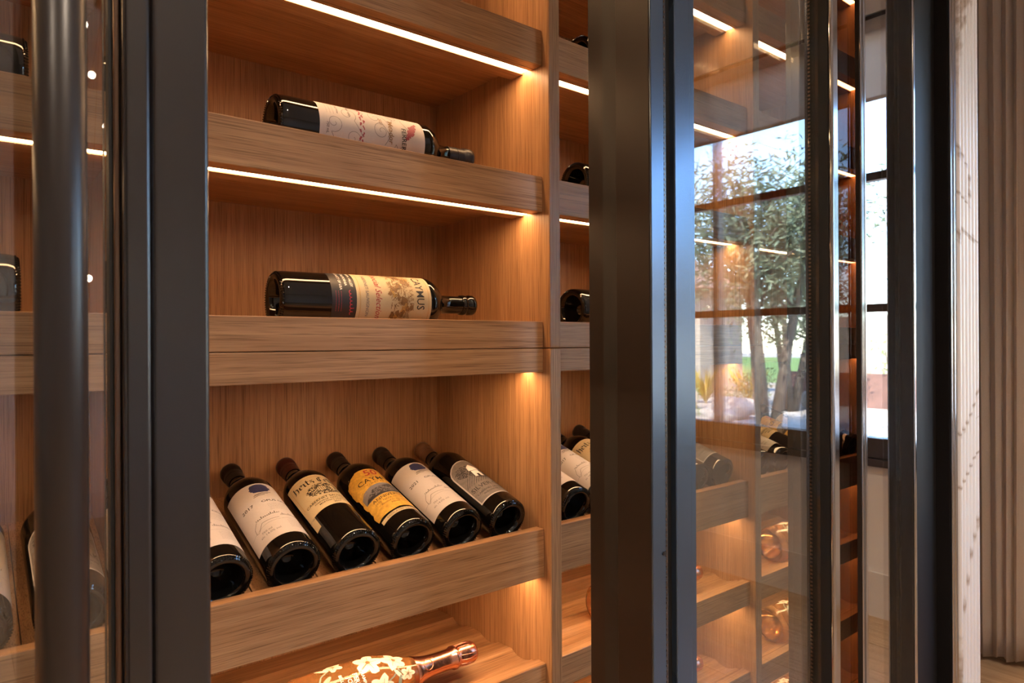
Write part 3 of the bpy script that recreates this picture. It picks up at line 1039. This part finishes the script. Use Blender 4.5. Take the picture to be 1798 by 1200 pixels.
b_f = tag(lying('floral', 0.3440, 0.962, UP[3], R_(12), R_(-1.5)), 'dark bottle with white vine-scroll label lying along the shelf with the lit edge', 'bottle', 'bottles lying along the upper shelves')
b_s = tag(lying('sepia', 0.3470, 0.966, 0.0341, R_(27), R_(-3.0)), 'dark bottle with cream vineyard label and charcoal band lying on the double board', 'bottle', 'bottles lying along the upper shelves')
proto_l = lying('bare', 0.395, 0.966, UP[2], 0.0)
tag(proto_l, 'dark bottle lying on the highest visible shelf of the open doorway', 'bottle', 'bottles lying along the upper shelves')
for (k, x, zt, flip, txt) in ((2, 0.949, UP[2], 0, 'dark bottle base above the upper lit shelf beside the stacked door edges'),
                              (2, 0.9385, UP[3], 0, 'dark bottle base on the middle lit shelf beside the stacked door edges'),
                              (2, 0.9285, 0.0341, 0, 'dark bottle base on the double board beside the stacked door edges'),
                              (0, 0.0560, 0.0341, 1, 'dark bottle end on the double board behind the door pull handle'),
                              (0, 0.0640, UP[3], 1, 'dark bottle lying on the lit shelf behind the door pull handle')):
    z = H + zt - 0.0150 + 0.0413
    mw = frame((x, 0.966, z + 0.0009), (-1 if flip else 1, 0, 0), (0, -1, 0))
    tag(clone(proto_l, mw), txt, 'bottle', 'bottles lying along the upper shelves')


# rosé champagne on the scalloped shelves
def champagne(mw):
    L, R = 0.320, 0.0440
    t = empty('champagne_bottle', None, mw)
    pr = [(0, 0.034), (R * .2, 0.032), (R * .42, 0.021), (R * .58, 0.008), (R * .68, 0.0015), (R * .76, 0.0), (R * .86, 0.001), (R * .94, 0.004), (R, 0.012)]
    pr += [(R, z) for z in (0.03, 0.06, 0.09, 0.115)]
    rn = 0.0150
    n = 16
    for i in range(1, n + 1):
        s = i / n
        pr.append((rn + (R - rn) * (0.5 + 0.5 * math.cos(math.pi * s)) ** 1.12, 0.115 + 0.135 * s))
    rb = dict((round(z, 4), r) for r, z in pr)
    pr += [(rn, 0.275), (rn, 0.300), (rn, 0.312), (0, 0.312)]
    lathe('bottle_body', pr, M_AMBER, t, mw)

    def rad(z):
        s = min(max((z - 0.115) / 0.135, 0), 1)
        return rn + (R - rn) * (0.5 + 0.5 * math.cos(math.pi * s)) ** 1.12
    fo = [(rad(0.200) + 0.0006, 0.200)] + [(rad(z) + 0.0011, z) for z in (0.2005, 0.21, 0.22, 0.23, 0.24, 0.25, 0.262, 0.272)]
    fo += [(0.0186, 0.2755), (0.0186, 0.2800), (0.0162, 0.2830), (0.0168, 0.2880), (0.0176, 0.300), (0.0172, 0.314), (0.0150, 0.3185), (0.008, 0.3205), (0, 0.321)]
    f = lathe('foil', fo, M_FOIL, t, mw)
    # creases pressed into the foil over the cork
    bm = bmesh.new()
    for i in range(14):
        a = 2 * math.pi * i / 14
        bm_tube(bm, [(0.0166 * math.cos(a), 0.0166 * math.sin(a), 0.285), (0.0176 * math.cos(a + .1), 0.0176 * math.sin(a + .1), 0.300), (0.0170 * math.cos(a + .1), 0.0170 * math.sin(a + .1), 0.314)], 0.0007, 5)
    from_bm('foil_crease', bm, M_FOIL, f, mw, smooth=True)
    # crest pressed into the foil
    bm = bmesh.new()
    rr = rad(0.222) + 0.0013
    pts = []
    for i in range(21):
        a = 2 * math.pi * i / 20
        uu, vv = 0.0085 * math.cos(a), 0.0085 * math.sin(a)
        z = 0.222 + vv
        r_ = rad(z) + 0.0015
        pts.append((r_ * math.sin(uu / rr), -r_ * math.cos(uu / rr), z))
    bm_tube(bm, pts, 0.0005, 6)
    from_bm('foil_crest', bm, M_FOIL, f, mw, smooth=True)

    # enamelled anemones and lettering laid on the glass
    P = Print()

    def flower(u, v, s, rot, seed):
        for i in range(5):
            a = rot + i * 2 * math.pi / 5
            P.disc(u + 0.62 * s * math.cos(a), v + 0.62 * s * math.sin(a), s * 0.60, s * 0.42, I_PINK, 2 + i % 2, 12, a, 'enamel_flower', 0.25, seed + i)
            P.line([(u + 0.2 * s * math.cos(a), v + 0.2 * s * math.sin(a)), (u + 0.75 * s * math.cos(a), v + 0.75 * s * math.sin(a))], 0.0007, I_BROWN, 4)
        P.disc(u, v, s * 0.20, s * 0.18, I_BROWN, 5, 8, 0, 'enamel_flower', 0.4, seed)
        for i in range(14):
            a = i * 2 * math.pi / 14
            P.line([(u, v), (u + 0.42 * s * math.cos(a), v + 0.36 * s * math.sin(a))], 0.0004, I_BROWN, 4)
    flower(-0.030, 0.118, 0.0190, 0.3, 1)
    flower(-0.026, 0.160, 0.0180, 0.8, 11)
    flower(0.014, 0.128, 0.0165, 1.5, 21)
    flower(0.006, 0.178, 0.0120, 0.2, 31)
    flower(-0.046, 0.070, 0.0120, 0.9, 41)
    for pts in ([(-0.02, 0.160), (-0.006, 0.162), (0.004, 0.168), (0.008, 0.178)], [(-0.006, 0.162), (0.004, 0.150), (0.012, 0.130)],
                [(0.012, 0.130), (0.020, 0.100), (0.022, 0.060), (0.018, 0.030)], [(-0.030, 0.118), (-0.010, 0.090), (0.018, 0.060)], [(-0.046, 0.070), (-0.030, 0.045), (0.0, 0.028)]):
        P.line(pts, 0.0022, I_SAGE, 2, 'enamel_stem')
    for i, (u, v, a) in enumerate(((0.002, 0.160, .6), (0.014, 0.160, -.4), (0.024, 0.085, .4), (-0.02, 0.05, 2.2), (-0.044, 0.052, 1.0), (0.004, 0.044, 1.3))):
        P.disc(u, v, 0.011, 0.0035, I_SAGE if i % 2 else I_PINK, 3, 10, a, 'enamel_leaf', 0.2, i)
    P.text('PERRIER', 0.0100, -0.002, 0.0880, I_WHITE, 0.012, 0.95)
    P.text('JOUET', 0.0100, -0.002, 0.0780, I_WHITE, 0.012, 0.95)
    P.text('BELLE EPOQUE', 0.0066, -0.002, 0.0680, I_WHITE, 0.010, 0.95)
    P.text('CHAMPAGNE', 0.0066, -0.002, 0.1000, I_WHITE, 0.010, 1.0)
    for (mn, lift, name), (vs, fs) in P.ink.items():
        bm = bmesh.new()
        bv = [bm.verts.new((a, b_, 0)) for a, b_ in vs]
        for f_ in fs:
            try:
                bm.faces.new([bv[i] for i in f_])
            except ValueError:
                pass
        bmesh.ops.triangulate(bm, faces=bm.faces[:])
        us = [a for a, _ in vs]
        for q in range(-14, 15):
            bmesh.ops.bisect_plane(bm, geom=bm.verts[:] + bm.edges[:] + bm.faces[:], plane_co=(q * 0.005, 0, 0), plane_no=(1, 0, 0))
        for q in range(4, 42):
            bmesh.ops.bisect_plane(bm, geom=bm.verts[:] + bm.edges[:] + bm.faces[:], plane_co=(0, q * 0.005, 0), plane_no=(0, 1, 0))
        for v in bm.verts:
            u, z = v.co.x, v.co.y
            r_ = rad(z) + 0.00025 + 0.0001 * lift
            a = u / R
            v.co = (r_ * math.sin(a), -r_ * math.cos(a), z)
        tag(from_bm(name, bm, bpy.data.materials[mn], t, mw), kind='stuff')
    return t


def champ_pose(k, zt):
    beta = R_(38)
    return frame((BAY[k][0] + 0.174, 0.9425, H + zt - 0.0154 + 0.0443), (1, 0, 0), (0, -math.cos(beta), math.sin(beta)))


ch0 = champagne(champ_pose(1, LOW[0]))
tag(ch0, 'amber champagne bottle with white enamel flowers on the scalloped shelf in the open doorway', 'bottle', 'champagne bottles on the scalloped shelves')
for (k, r, txt) in ((2, 0, 'amber champagne bottle on the scalloped shelf beside the stacked door edges'),
                    (2, 1, 'amber champagne bottle on the second scalloped shelf beside the stacked door edges'),
                    (3, 0, 'amber champagne bottle on the topmost scalloped shelf behind the sliding glass pane'),
                    (3, 1, 'amber champagne bottle on the second scalloped shelf behind the sliding glass pane'),
                    (3, 2, 'amber champagne bottle on the lowest scalloped shelf behind the sliding glass pane')):
    tag(clone(ch0, champ_pose(k, LOW[r])), txt, 'bottle', 'champagne bottles on the scalloped shelves')

# ------------------------------------------------------------------ sliding glass doors
DZ0, DZ1 = 0.012, 2.55


def rails(t, xa, xb, y0, y1):
    box('top_rail', xa, xb, y0, y1, DZ1 - 0.08, DZ1, M_BRONZE, t, 0.002, 1)
    box('bottom_rail', xa, xb, y0, y1, DZ0, DZ0 + 0.08, M_BRONZE, t, 0.002, 1)


ZI0, ZI1 = DZ0 + 0.0803, DZ1 - 0.0803
# closed leaf with the pull handle
d0 = tag(empty('sliding_door', (-0.12, 0.65, 0)), 'closed dark bronze sliding glass door with a tubular pull handle', 'door', 'sliding glass doors of the wine wall')
rails(d0, -0.42, 0.1696, 0.62, 0.672)
st = box('stile', 0.1235, 0.1696, 0.6200, 0.672, ZI0, ZI1, M_BRONZE, d0, 0.0050, 6)
box('stile_rebate', 0.1032, 0.1232, 0.6155, 0.668, ZI0, ZI1, M_BRONZE, st, 0.0040, 6)
box('glazing_bead', 0.0985, 0.1030, 0.6260, 0.664, ZI0, ZI1, M_BEAD, st, 0.0012, 2)
box('gasket', 0.0955, 0.0983, 0.6300, 0.660, ZI0, ZI1, M_BLACK, st)
box('stile', -0.42, -0.345, 0.62, 0.672, ZI0, ZI1, M_BRONZE, d0, 0.0025, 3)
box('glass_pane', -0.3448, 0.0953, 0.6420, 0.6480, ZI0, ZI1, M_GLASS, d0)
hd = rod('pull_handle', (0.0550, 0.5500, H - 0.62), (0.0550, 0.5500, H + 0.72), 0.0155, M_SATIN, d0, 40)
for z in (H - 0.52, H + 0.62):
    rod('handle_post', (0.0550, 0.5660, z), (0.0550, 0.6418, z), 0.008, M_SATIN, hd, 20)

# two leaves pushed one behind the other
d1 = tag(empty('sliding_door', (1.03, 0.65, 0)), 'front leaf of the stacked sliding glass doors with a beaded spacer', 'door', 'sliding glass doors of the wine wall')
XA, XB = 0.7530, 1.3030
rails(d1, XA, XB, 0.62, 0.686)
st = box('stile', XA, 0.7812, 0.6235, 0.686, ZI0, ZI1, M_EDGEBR, d1, 0.0008, 1)
box('face_plate', XA, 0.7812, 0.6200, 0.6233, ZI0, ZI1, M_FACE, st, 0.001, 2)  # thin front split off the stile to carry the painted sky tint
box('spacer', 0.7814, 0.7935, 0.6265, 0.640, ZI0, ZI1, M_BRONZE, st)
bm = bmesh.new()
z = ZI0 + 0.004
while z < ZI1 - 0.004:
    for xx in (0.7853, 0.7895):
        bm_box(bm, xx - 0.0009, xx + 0.0009, 0.6255, 0.6264, z - 0.0016, z + 0.0016)
    z += 0.0075
tag(from_bm('spacer_bead', bm, M_BEAD, st), kind='stuff')
box('gasket', 0.7937, 0.8075, 0.6310, 0.668, ZI0, ZI1, M_BLACK, st)
box('stile_rebate', 0.8077, 0.8440, 0.6215, 0.672, ZI0, ZI1, M_FACE, st, 0.0015, 2)
box('glazing_bead', 0.8442, 0.8575, 0.6235, 0.670, ZI0, ZI1, M_FACE, st, 0.0015, 2)
bm = bmesh.new()
bm_tube(bm, [(0, 0.0008, 0), (0, -0.0008, 0)], 0.0030, 16)
sc_ = from_bm('screw', bm, M_SATIN, st, Matrix.Translation((0.7765, 0.6192, H - 0.301)))
bm = bmesh.new()
bm_tube(bm, [(0, 0.0005, 0), (0, -0.0004, 0)], 0.0012, 6)
from_bm('screw_socket', bm, M_BLACK, sc_, Matrix.Translation((0.7765, 0.6182, H - 0.301)))
st2 = box('stile', 1.2790, 1.3020, 0.6290, 0.686, ZI0, ZI1, M_MATTE, d1, 0.001, 1)
box('edge_strip', 1.2785, 1.3010, 0.6200, 0.6288, ZI0, ZI1, M_POLISH, st2, 0.003, 3)
bm = bmesh.new()
z = ZI0 + 0.004
while z < ZI1 - 0.004:
    bm_box(bm, 1.2780, 1.2789, 0.6640, 0.6680, z - 0.0016, z + 0.0016)
    z += 0.0075
tag(from_bm('spacer_bead', bm, M_BEAD, st2), kind='stuff')
box('glass_pane', 0.8577, 1.2788, 0.6480, 0.6540, ZI0, ZI1, M_GLASS, d1)

d2 = tag(empty('sliding_door', (1.04, 0.735, 0)), 'rear leaf of the stacked sliding glass doors, nearer the oak shelves', 'door', 'sliding glass doors of the wine wall')
rails(d2, 0.7620, 1.4400, 0.719, 0.751)
st = box('stile', 0.7620, 0.8420, 0.7190, 0.7510, ZI0, ZI1, M_EDGEBR, d2, 0.0015, 2)
box('brush_seal', 0.7600, 0.8400, 0.6880, 0.7188, ZI0, ZI1, M_BLACK, st)
box('stile', 1.3450, 1.4400, 0.7190, 0.7510, ZI0, ZI1, M_BRONZE, d2, 0.0015, 2)
box('glass_pane', 0.8422, 1.3448, 0.7330, 0.7390, ZI0, ZI1, M_GLASS2, d2)

# fixed leaf by the marble pilaster
d3 = tag(empty('fixed_glass_panel', (1.66, 0.68, 0)), 'fixed glass panel with dark posts next to the fluted marble pilaster', 'glass panel')
rails(d3, 1.3240, 2.0250, 0.66, 0.713)
mlt = box('mullion', 1.4830, 1.5030, 0.6620, 0.6720, ZI0, ZI1, M_DARKGLOSS, d3, 0.0015, 2)
box('edge_strip', 1.4805, 1.4850, 0.6580, 0.6618, ZI0, ZI1, M_POLISH, mlt, 0.002, 2)
box('edge_strip', 1.5032, 1.5140, 0.6620, 0.6660, ZI0, ZI1, M_POLISH, mlt, 0.003, 2)
box('glass_pane', 1.3240, 1.5200, 0.6725, 0.6785, ZI0, ZI1, M_SMOKE, d3)
box('glass_pane', 1.5620, 1.7530, 0.6900, 0.6960, ZI0, ZI1, M_GLASS3, d3)
box('back_panel', 1.6120, 1.9850, 0.7065, 0.7120, ZI0, ZI1, M_BACKPAINT, d3)
ps = box('post', 1.7536, 1.7636, 0.6640, 0.6960, ZI0, ZI1, M_BRONZE, d3, 0.0015, 2)
box('edge_strip', 1.7534, 1.7636, 0.6590, 0.6638, ZI0, ZI1, M_POLISH, ps, 0.002, 2)
box('infill', 1.7640, 1.9850, 0.6962, 0.7060, ZI0, ZI1, M_MATTE, d3, 0.001, 1)
ps = box('post', 1.9860, 1.9990, 0.6650, 0.7420, ZI0, ZI1, M_MATTE, d3, 0.0015, 2)
box('edge_strip', 1.9860, 2.0000, 0.6580, 0.6648, ZI0, ZI1, M_POLISH, ps, 0.002, 2)
box('gasket', 2.0002, 2.0080, 0.6640, 0.7040, ZI0, ZI1, M_BLACK, ps)
box('edge_strip', 2.0082, 2.0240, 0.6580, 0.7040, ZI0, ZI1, M_POLISH, ps, 0.003, 2)

# tracks the leaves run in
for nm, z0, z1, txt in (('door_track', 0.0005, 0.0115, 'dark bronze floor track under the sliding glass doors'), ('door_track', DZ1 + 0.0005, DZ1 + 0.06, 'dark bronze head track above the sliding glass doors')):
    tag(box(nm, -1.2, 2.0250, 0.60, 0.76, z0, z1, M_BRONZE, None, 0.002, 1), txt, 'track')

# ------------------------------------------------------------------ fluted marble pilaster
mp_ = tag(empty('marble_pilaster', (2.12, 0.76, 0)), 'white veined marble pilaster with narrow upright flutes beside the curtain', 'pilaster')
box('pilaster_core', 2.0300, 2.1850, 0.6680, 0.8500, 0.0, CEIL - 0.002, M_MARBLE, mp_)
for i in range(6):
    x0 = 2.0325 + i * 0.0254
    bm = bmesh.new()
    n = 8
    hh = (CEIL - 0.01) / 2
    ring = []
    for j in range(n + 1):
        a = math.pi * j / n
        ring.append((-0.0075 * math.cos(a), -0.0130 * math.sin(a)))
    lo = [bm.verts.new((a, b_, -hh)) for a, b_ in ring]
    hi = [bm.verts.new((a, b_, hh)) for a, b_ in ring]
    for j in range(n):
        bm.faces.new((lo[j], lo[j + 1], hi[j + 1], hi[j]))
    bm.faces.new(hi)
    bm.faces.new(lo[::-1])
    bm.faces.new((lo[0], hi[0], hi[-1], lo[-1]))
    bmesh.ops.recalc_face_normals(bm, faces=bm.faces[:])
    from_bm('flute', bm, M_MARBLE, mp_, Matrix.Translation((x0 + 0.0115, 0.6679, CEIL / 2)))

# ------------------------------------------------------------------ curtain
def curtain():
    m, nt, b = newmat('taupe_linen')
    N, L = nt.nodes.new, nt.links.new
    tc = N('ShaderNodeTexCoord')
    mp = N('ShaderNodeMapping')
    mp.inputs['Scale'].default_value = (1, 900, 160)
    L(tc.outputs['Object'], mp.inputs['Vector'])
    n = N('ShaderNodeTexNoise')
    n.inputs['Scale'].default_value = 1.0
    n.inputs['Detail'].default_value = 3
    L(mp.outputs['Vector'], n.inputs['Vector'])
    r = N('ShaderNodeValToRGB')
    r.color_ramp.elements[0].color = (0.33, 0.275, 0.225, 1)
    r.color_ramp.elements[1].color = (0.48, 0.405, 0.335, 1)
    L(n.outputs['Fac'], r.inputs['Fac'])
    L(r.outputs['Color'], b.inputs['Base Color'])
    b.inputs['Roughness'].default_value = 0.9
    b.inputs['Sheen Weight'].default_value = 0.25
    ya, yb_ = 0.36, 1.02
    ny, nz = 260, 26
    zt = 2.78
    vs, fs = [], []
    rg = random.Random(5)
    ph = [rg.uniform(-0.6, 0.6) for _ in range(40)]
    for k in range(nz + 1):
        t = k / nz
        z = 0.022 + (zt - 0.022) * t
        for i in range(ny + 1):
            s = i / ny
            y = ya + (yb_ - ya) * s
            q = (y - ya) / 0.0385
            w1 = 2 * math.pi * (q + 0.10 * math.sin(q * 1.7) + 0.07 * math.sin(t * 3.1 + q * 0.9) * (1 - t))
            amp = 0.017 * (0.85 + 0.3 * math.sin(q * 2.3 + 1)) * (1.15 - 0.4 * t)
            xx = amp * math.sin(w1) + 0.010 * math.sin(q * 0.8) * (1 - t)
            yy = y + 0.0035 * math.sin(2 * w1) * (1.1 - 0.5 * t) + 0.010 * (1 - t) ** 2 * math.sin(q * 1.3)
            vs.append((xx, yy - 0.69, z + (0.006 * math.sin(w1 * 0.5) if k == 0 else 0)))
    for k in range(nz):
        for i in range(ny):
            a = k * (ny + 1) + i
            fs.append((a, a + 1, a + ny + 2, a + ny + 1))
    t_ = tag(empty('curtain', (3.0, 0.69, 0.0)), 'taupe linen curtain hanging in soft folds beside the marble pilaster', 'curtain')
    c = mesh('drape', vs, fs, m, t_, Matrix.Translation((2.995, 0.69, 0)), smooth=True)
    md = c.modifiers.new('thickness', 'SOLIDIFY')
    md.thickness = 0.0016
    rod('curtain_rod', (2.995, 0.30, 2.81), (2.995, 1.08, 2.81), 0.014, M_BRONZE, t_)
    for y in (0.34, 1.04):
        rod('rod_bracket', (2.995, y, 2.81), (XR - 0.001, y, 2.81), 0.007, M_BRONZE, t_, 12)
    y = 0.40
    while y < 1.0:
        bm = bmesh.new()
        pts = [(0.018 * math.cos(a), 0.0, 0.018 * math.sin(a)) for a in [2 * math.pi * i / 14 for i in range(15)]]
        bm_tube(bm, pts, 0.0022, 6)
        from_bm('curtain_ring', bm, M_BRONZE, t_, Matrix.Translation((2.995, y, 2.803)))
        y += 0.075


curtain()

# ------------------------------------------------------------------ pendant behind the viewer, seen in the panes
pd = tag(empty('pendant_light', (0.62, -2.75, CEIL)), 'cluster pendant of small glass globes on thin wires', 'pendant lamp')
M_WIRE = plain('thin_brass_wire', (0.35, 0.24, 0.12), 0.4, 0.8)
M_GLOBE = emit('glowing_globe', (1.0, 0.80, 0.58), 14.0)
lathe('ceiling_rose', [(0, 0), (0.07, 0), (0.07, -0.02), (0, -0.025)][::-1], M_WIRE, pd, Matrix.Translation((0.62, -2.75, CEIL - 0.001)), 32)
for i, (dx, dy, dz) in enumerate(((-0.12, 0.05, 0.16), (0.0, 0.1, 0.15), (-0.07, -0.08, 0.36), (0.06, 0.0, 0.62), (-0.03, 0.08, 0.66), (0.12, -0.06, 1.45), (0.02, -0.1, 1.50), (-0.1, 0.0, 1.42))):
    p = (0.62 + dx, -2.75 + dy, CEIL - dz)
    rod('wire', (0.62 + dx * 0.4, -2.75 + dy * 0.4, CEIL - 0.022), (p[0], p[1], p[2] + 0.02), 0.0012, M_WIRE, pd, 6)
    bm = bmesh.new()
    bmesh.ops.create_uvsphere(bm, u_segments=14, v_segments=8, radius=0.018)
    from_bm('globe', bm, M_GLOBE, pd, Matrix.Translation(p), smooth=True)

# ------------------------------------------------------------------ garden outside the window
M_GRAVEL = plain('pale_gravel', (0.42, 0.36, 0.30), 0.95, noise=0.35, nscale=9)
M_LAWN = plain('lawn_green', (0.14, 0.22, 0.035), 0.9, noise=0.3, nscale=14)
M_STUCCO = plain('tan_stucco', (0.44, 0.36, 0.28), 0.9, noise=0.06, nscale=4)
M_CORTEN = plain('rusty_steel_planter', (0.15, 0.075, 0.055), 0.8, noise=0.2, nscale=8)
M_ROOF = plain('clay_roof_tile', (0.33, 0.20, 0.14), 0.85, noise=0.3, nscale=6)
M_BARK = plain('grey_bark', (0.13, 0.10, 0.075), 0.95, noise=0.3, nscale=20)
M_LEAFO = plain('olive_leaf', (0.15, 0.18, 0.10), 0.6, noise=0.35, nscale=3)
M_LEAFG = plain('fresh_green_leaf', (0.16, 0.24, 0.05), 0.6, noise=0.3, nscale=3)
M_STRAW = plain('yellow_grass_blade', (0.55, 0.40, 0.10), 0.8, noise=0.25, nscale=3)
M_ROCK = plain('pale_boulder', (0.40, 0.34, 0.29), 0.9, noise=0.25, nscale=5, bump=0.5)
tag(box('ground', XR + 0.2, 60, -60, 40, -0.15, -0.05, M_GRAVEL), kind='structure', label='pale gravel ground of the garden')
tag(box('lawn', 17.9, 45, -28, -8, -0.05, -0.02, M_LAWN), 'flat green lawn beyond the gravel garden', 'lawn', kind='stuff')
tag(box('path', 16.92, 17.88, -28, -8, -0.05, 0.0, M_STUCCO), kind='structure', label='pale stone path along the lawn')


def leaves(name, centers, n, spread, size, mat, parent, mw, seed):
    rg = random.Random(seed)
    vs, fs = [], []
    for i in range(n):
        c = rg.choice(centers)
        p = Vector(c) + Vector((rg.gauss(0, spread), rg.gauss(0, spread), rg.gauss(0, spread * 0.85)))
        d = Vector((rg.uniform(-1, 1), rg.uniform(-1, 1), rg.uniform(-0.6, 1))).normalized() * size
        q = d.cross(Vector((rg.uniform(-1, 1), rg.uniform(-1, 1), rg.uniform(-1, 1)))).normalized() * size * 0.22
        k = len(vs)
        vs += [tuple(p - d), tuple(p + q), tuple(p + d), tuple(p - q)]
        fs.append((k, k + 1, k + 2, k + 3))
    o = mesh(name, vs, fs, mat, parent, mw)
    return tag(o, kind='stuff')


def tree(x, y, h, spread, n, label, seed, nm='olive_tree', mat=None):
    rg = random.Random(seed)
    mw = Matrix.Translation((x, y, -0.05))
    t = tag(empty(nm, None, mw), label, 'tree', 'garden trees')
    bm = bmesh.new()
    tips = []
    for s in range(3):
        a = s * 2.1 + seed
        p0 = Vector((0.06 * math.cos(a), 0.06 * math.sin(a), 0))
        p1 = Vector((0.22 * math.cos(a), 0.22 * math.sin(a), h * 0.3))
        p2 = Vector((0.45 * spread * math.cos(a), 0.45 * spread * math.sin(a), h * 0.62))
        p3 = Vector((0.6 * spread * math.cos(a + .4), 0.6 * spread * math.sin(a + .4), h * 0.9))
        bm_tube(bm, [p0, p1, p2, p3], [0.08, 0.06, 0.035, 0.012], 7)
        tips += [p2, p3, (p2 + p3) / 2]
        for q in range(6):
            b_ = rg.uniform(0, 6.28)
            st_ = p1.lerp(p2, rg.uniform(0.3, 1))
            en = st_ + Vector((math.cos(b_) * spread * 0.7, math.sin(b_) * spread * 0.7, rg.uniform(0.05, 0.35) * h))
            bm_tube(bm, [st_, st_.lerp(en, 0.5) + Vector((0, 0, 0.05)), en], [0.025, 0.016, 0.006], 5)
            tips += [en, st_.lerp(en, 0.6)]
    from_bm('trunk', bm, M_BARK, t, mw, smooth=True)
    leaves('foliage', tips, n, spread * 0.27, 0.060, mat or M_LEAFO, t, mw, seed)


tree(7.6, -3.2, 3.5, 0.92, 11000, 'grey-green olive tree standing near the window', 3)
tree(11.4, -5.0, 3.0, 0.9, 6000, 'smaller olive tree behind the first one', 5)
hs = tag(empty('garden_house', (13.2, -10, -0.05)), 'tan garden house with a clay tile roof', 'house')
box('house_wall', 12.4, 14.0, -12.5, -7.6, -0.05, 2.3, M_STUCCO, hs)
prism = [(-13.0, 2.3), (-7.1, 2.3), (-10.05, 3.6)]
prism_x('roof', prism, 12.0, 14.4, M_ROOF, hs)
for y in (-11.6, -9.2):
    wn_ = box('house_window', 12.36, 12.41, y, y + 0.9, 0.9, 1.9, M_WINFR, hs)
    box('house_pane', 12.352, 12.36, y + 0.06, y + 0.84, 0.96, 1.84, M_WGLASS, wn_)
tag(box('garden_wall', 16.6, 16.9, -7.2, 9.0, -0.05, 1.75, M_STUCCO), 'tan stucco boundary wall of the garden', 'wall')
tag(box('steel_planter', 12.9, 12.96, -6.0, 9.0, -0.05, 0.58, M_CORTEN), 'rust brown steel planter edge before the boundary wall', 'planter')


def shrub(x, y, z, h, n, mat, label, seed, sz=0.05):
    mw = Matrix.Translation((x, y, z))
    t = tag(empty('shrub', None, mw), label, 'shrub', 'garden shrubs')
    cs = [(random.Random(seed + i).uniform(-.3, .3) * h, random.Random(seed + 9 + i).uniform(-.4, .4) * h, h * (0.2 + 0.13 * i)) for i in range(6)]
    bm = bmesh.new()
    for c in cs:
        bm_tube(bm, [(0, 0, 0), (c[0] * .5, c[1] * .5, c[2] * .6), c], [0.015, 0.01, 0.004], 5)
    from_bm('stem', bm, M_BARK, t, mw)
    leaves('foliage', cs, n, h * 0.2, sz, mat, t, mw, seed)


for i, (x, y, z, h, m_, s) in enumerate(((14.8, -4.6, -0.05, 1.4, M_LEAFG, 'leafy green shrub behind the steel planter by its near end'), (14.8, -2.4, -0.05, 1.3, M_LEAFG, 'leafy green shrub behind the steel planter in the middle'),
                                        (11.0, -5.6, -0.05, 0.7, M_LEAFO, 'low grey-green shrub on the gravel before the house'), (9.3, -5.9, -0.05, 0.5, M_LEAFG, 'low green shrub on the gravel among the boulders'))):
    shrub(x, y, z, h, 700, m_, s, 50 + i * 20)
for i, (x, y) in enumerate(((11.6, -6.9), (10.2, -6.5), (12.0, -6.2))):
    rg = random.Random(i)
    bm = bmesh.new()
    for j in range(90):
        a, l_ = rg.uniform(0, 6.28), rg.uniform(0.3, 0.75)
        e = Vector((math.cos(a) * l_ * 0.6, math.sin(a) * l_ * 0.6, l_))
        sd_ = Vector((-math.sin(a), math.cos(a), 0)) * 0.012
        v = [bm.verts.new(q) for q in (-sd_, sd_, e * 0.6 + sd_ * .7 + Vector((0, 0, .08)), e, e * 0.6 - sd_ * .7 + Vector((0, 0, .08)))]
        bm.faces.new(v)
    tag(from_bm('grass_tuft', bm, M_STRAW, None, Matrix.Translation((x, y, -0.05))), 'yellow ornamental grass tuft on the gravel', 'grass', 'yellow grass tufts', )
for i, (x, y, s) in enumerate(((9.6, -5.0, 0.32), (10.4, -5.3, 0.24), (8.9, -4.7, 0.2), (12.1, -4.9, 0.28))):
    bm = bmesh.new()
    bmesh.ops.create_icosphere(bm, subdivisions=3, radius=s)
    rg = random.Random(i)
    o_ = Vector((rg.random() * 9, rg.random() * 9, 0))
    from mathutils import noise as mn_
    for v in bm.verts:
        v.co *= 1 + 0.35 * mn_.noise(v.co * 3 / (s * 3) + o_)
        v.co.z *= 0.65
    zmin = min(v.co.z for v in bm.verts)
    tag(from_bm('boulder', bm, M_ROCK, None, Matrix.Translation((x, y, -0.05 - zmin * 0.8))), 'pale rounded boulder lying on the gravel', 'rock', 'garden boulders')
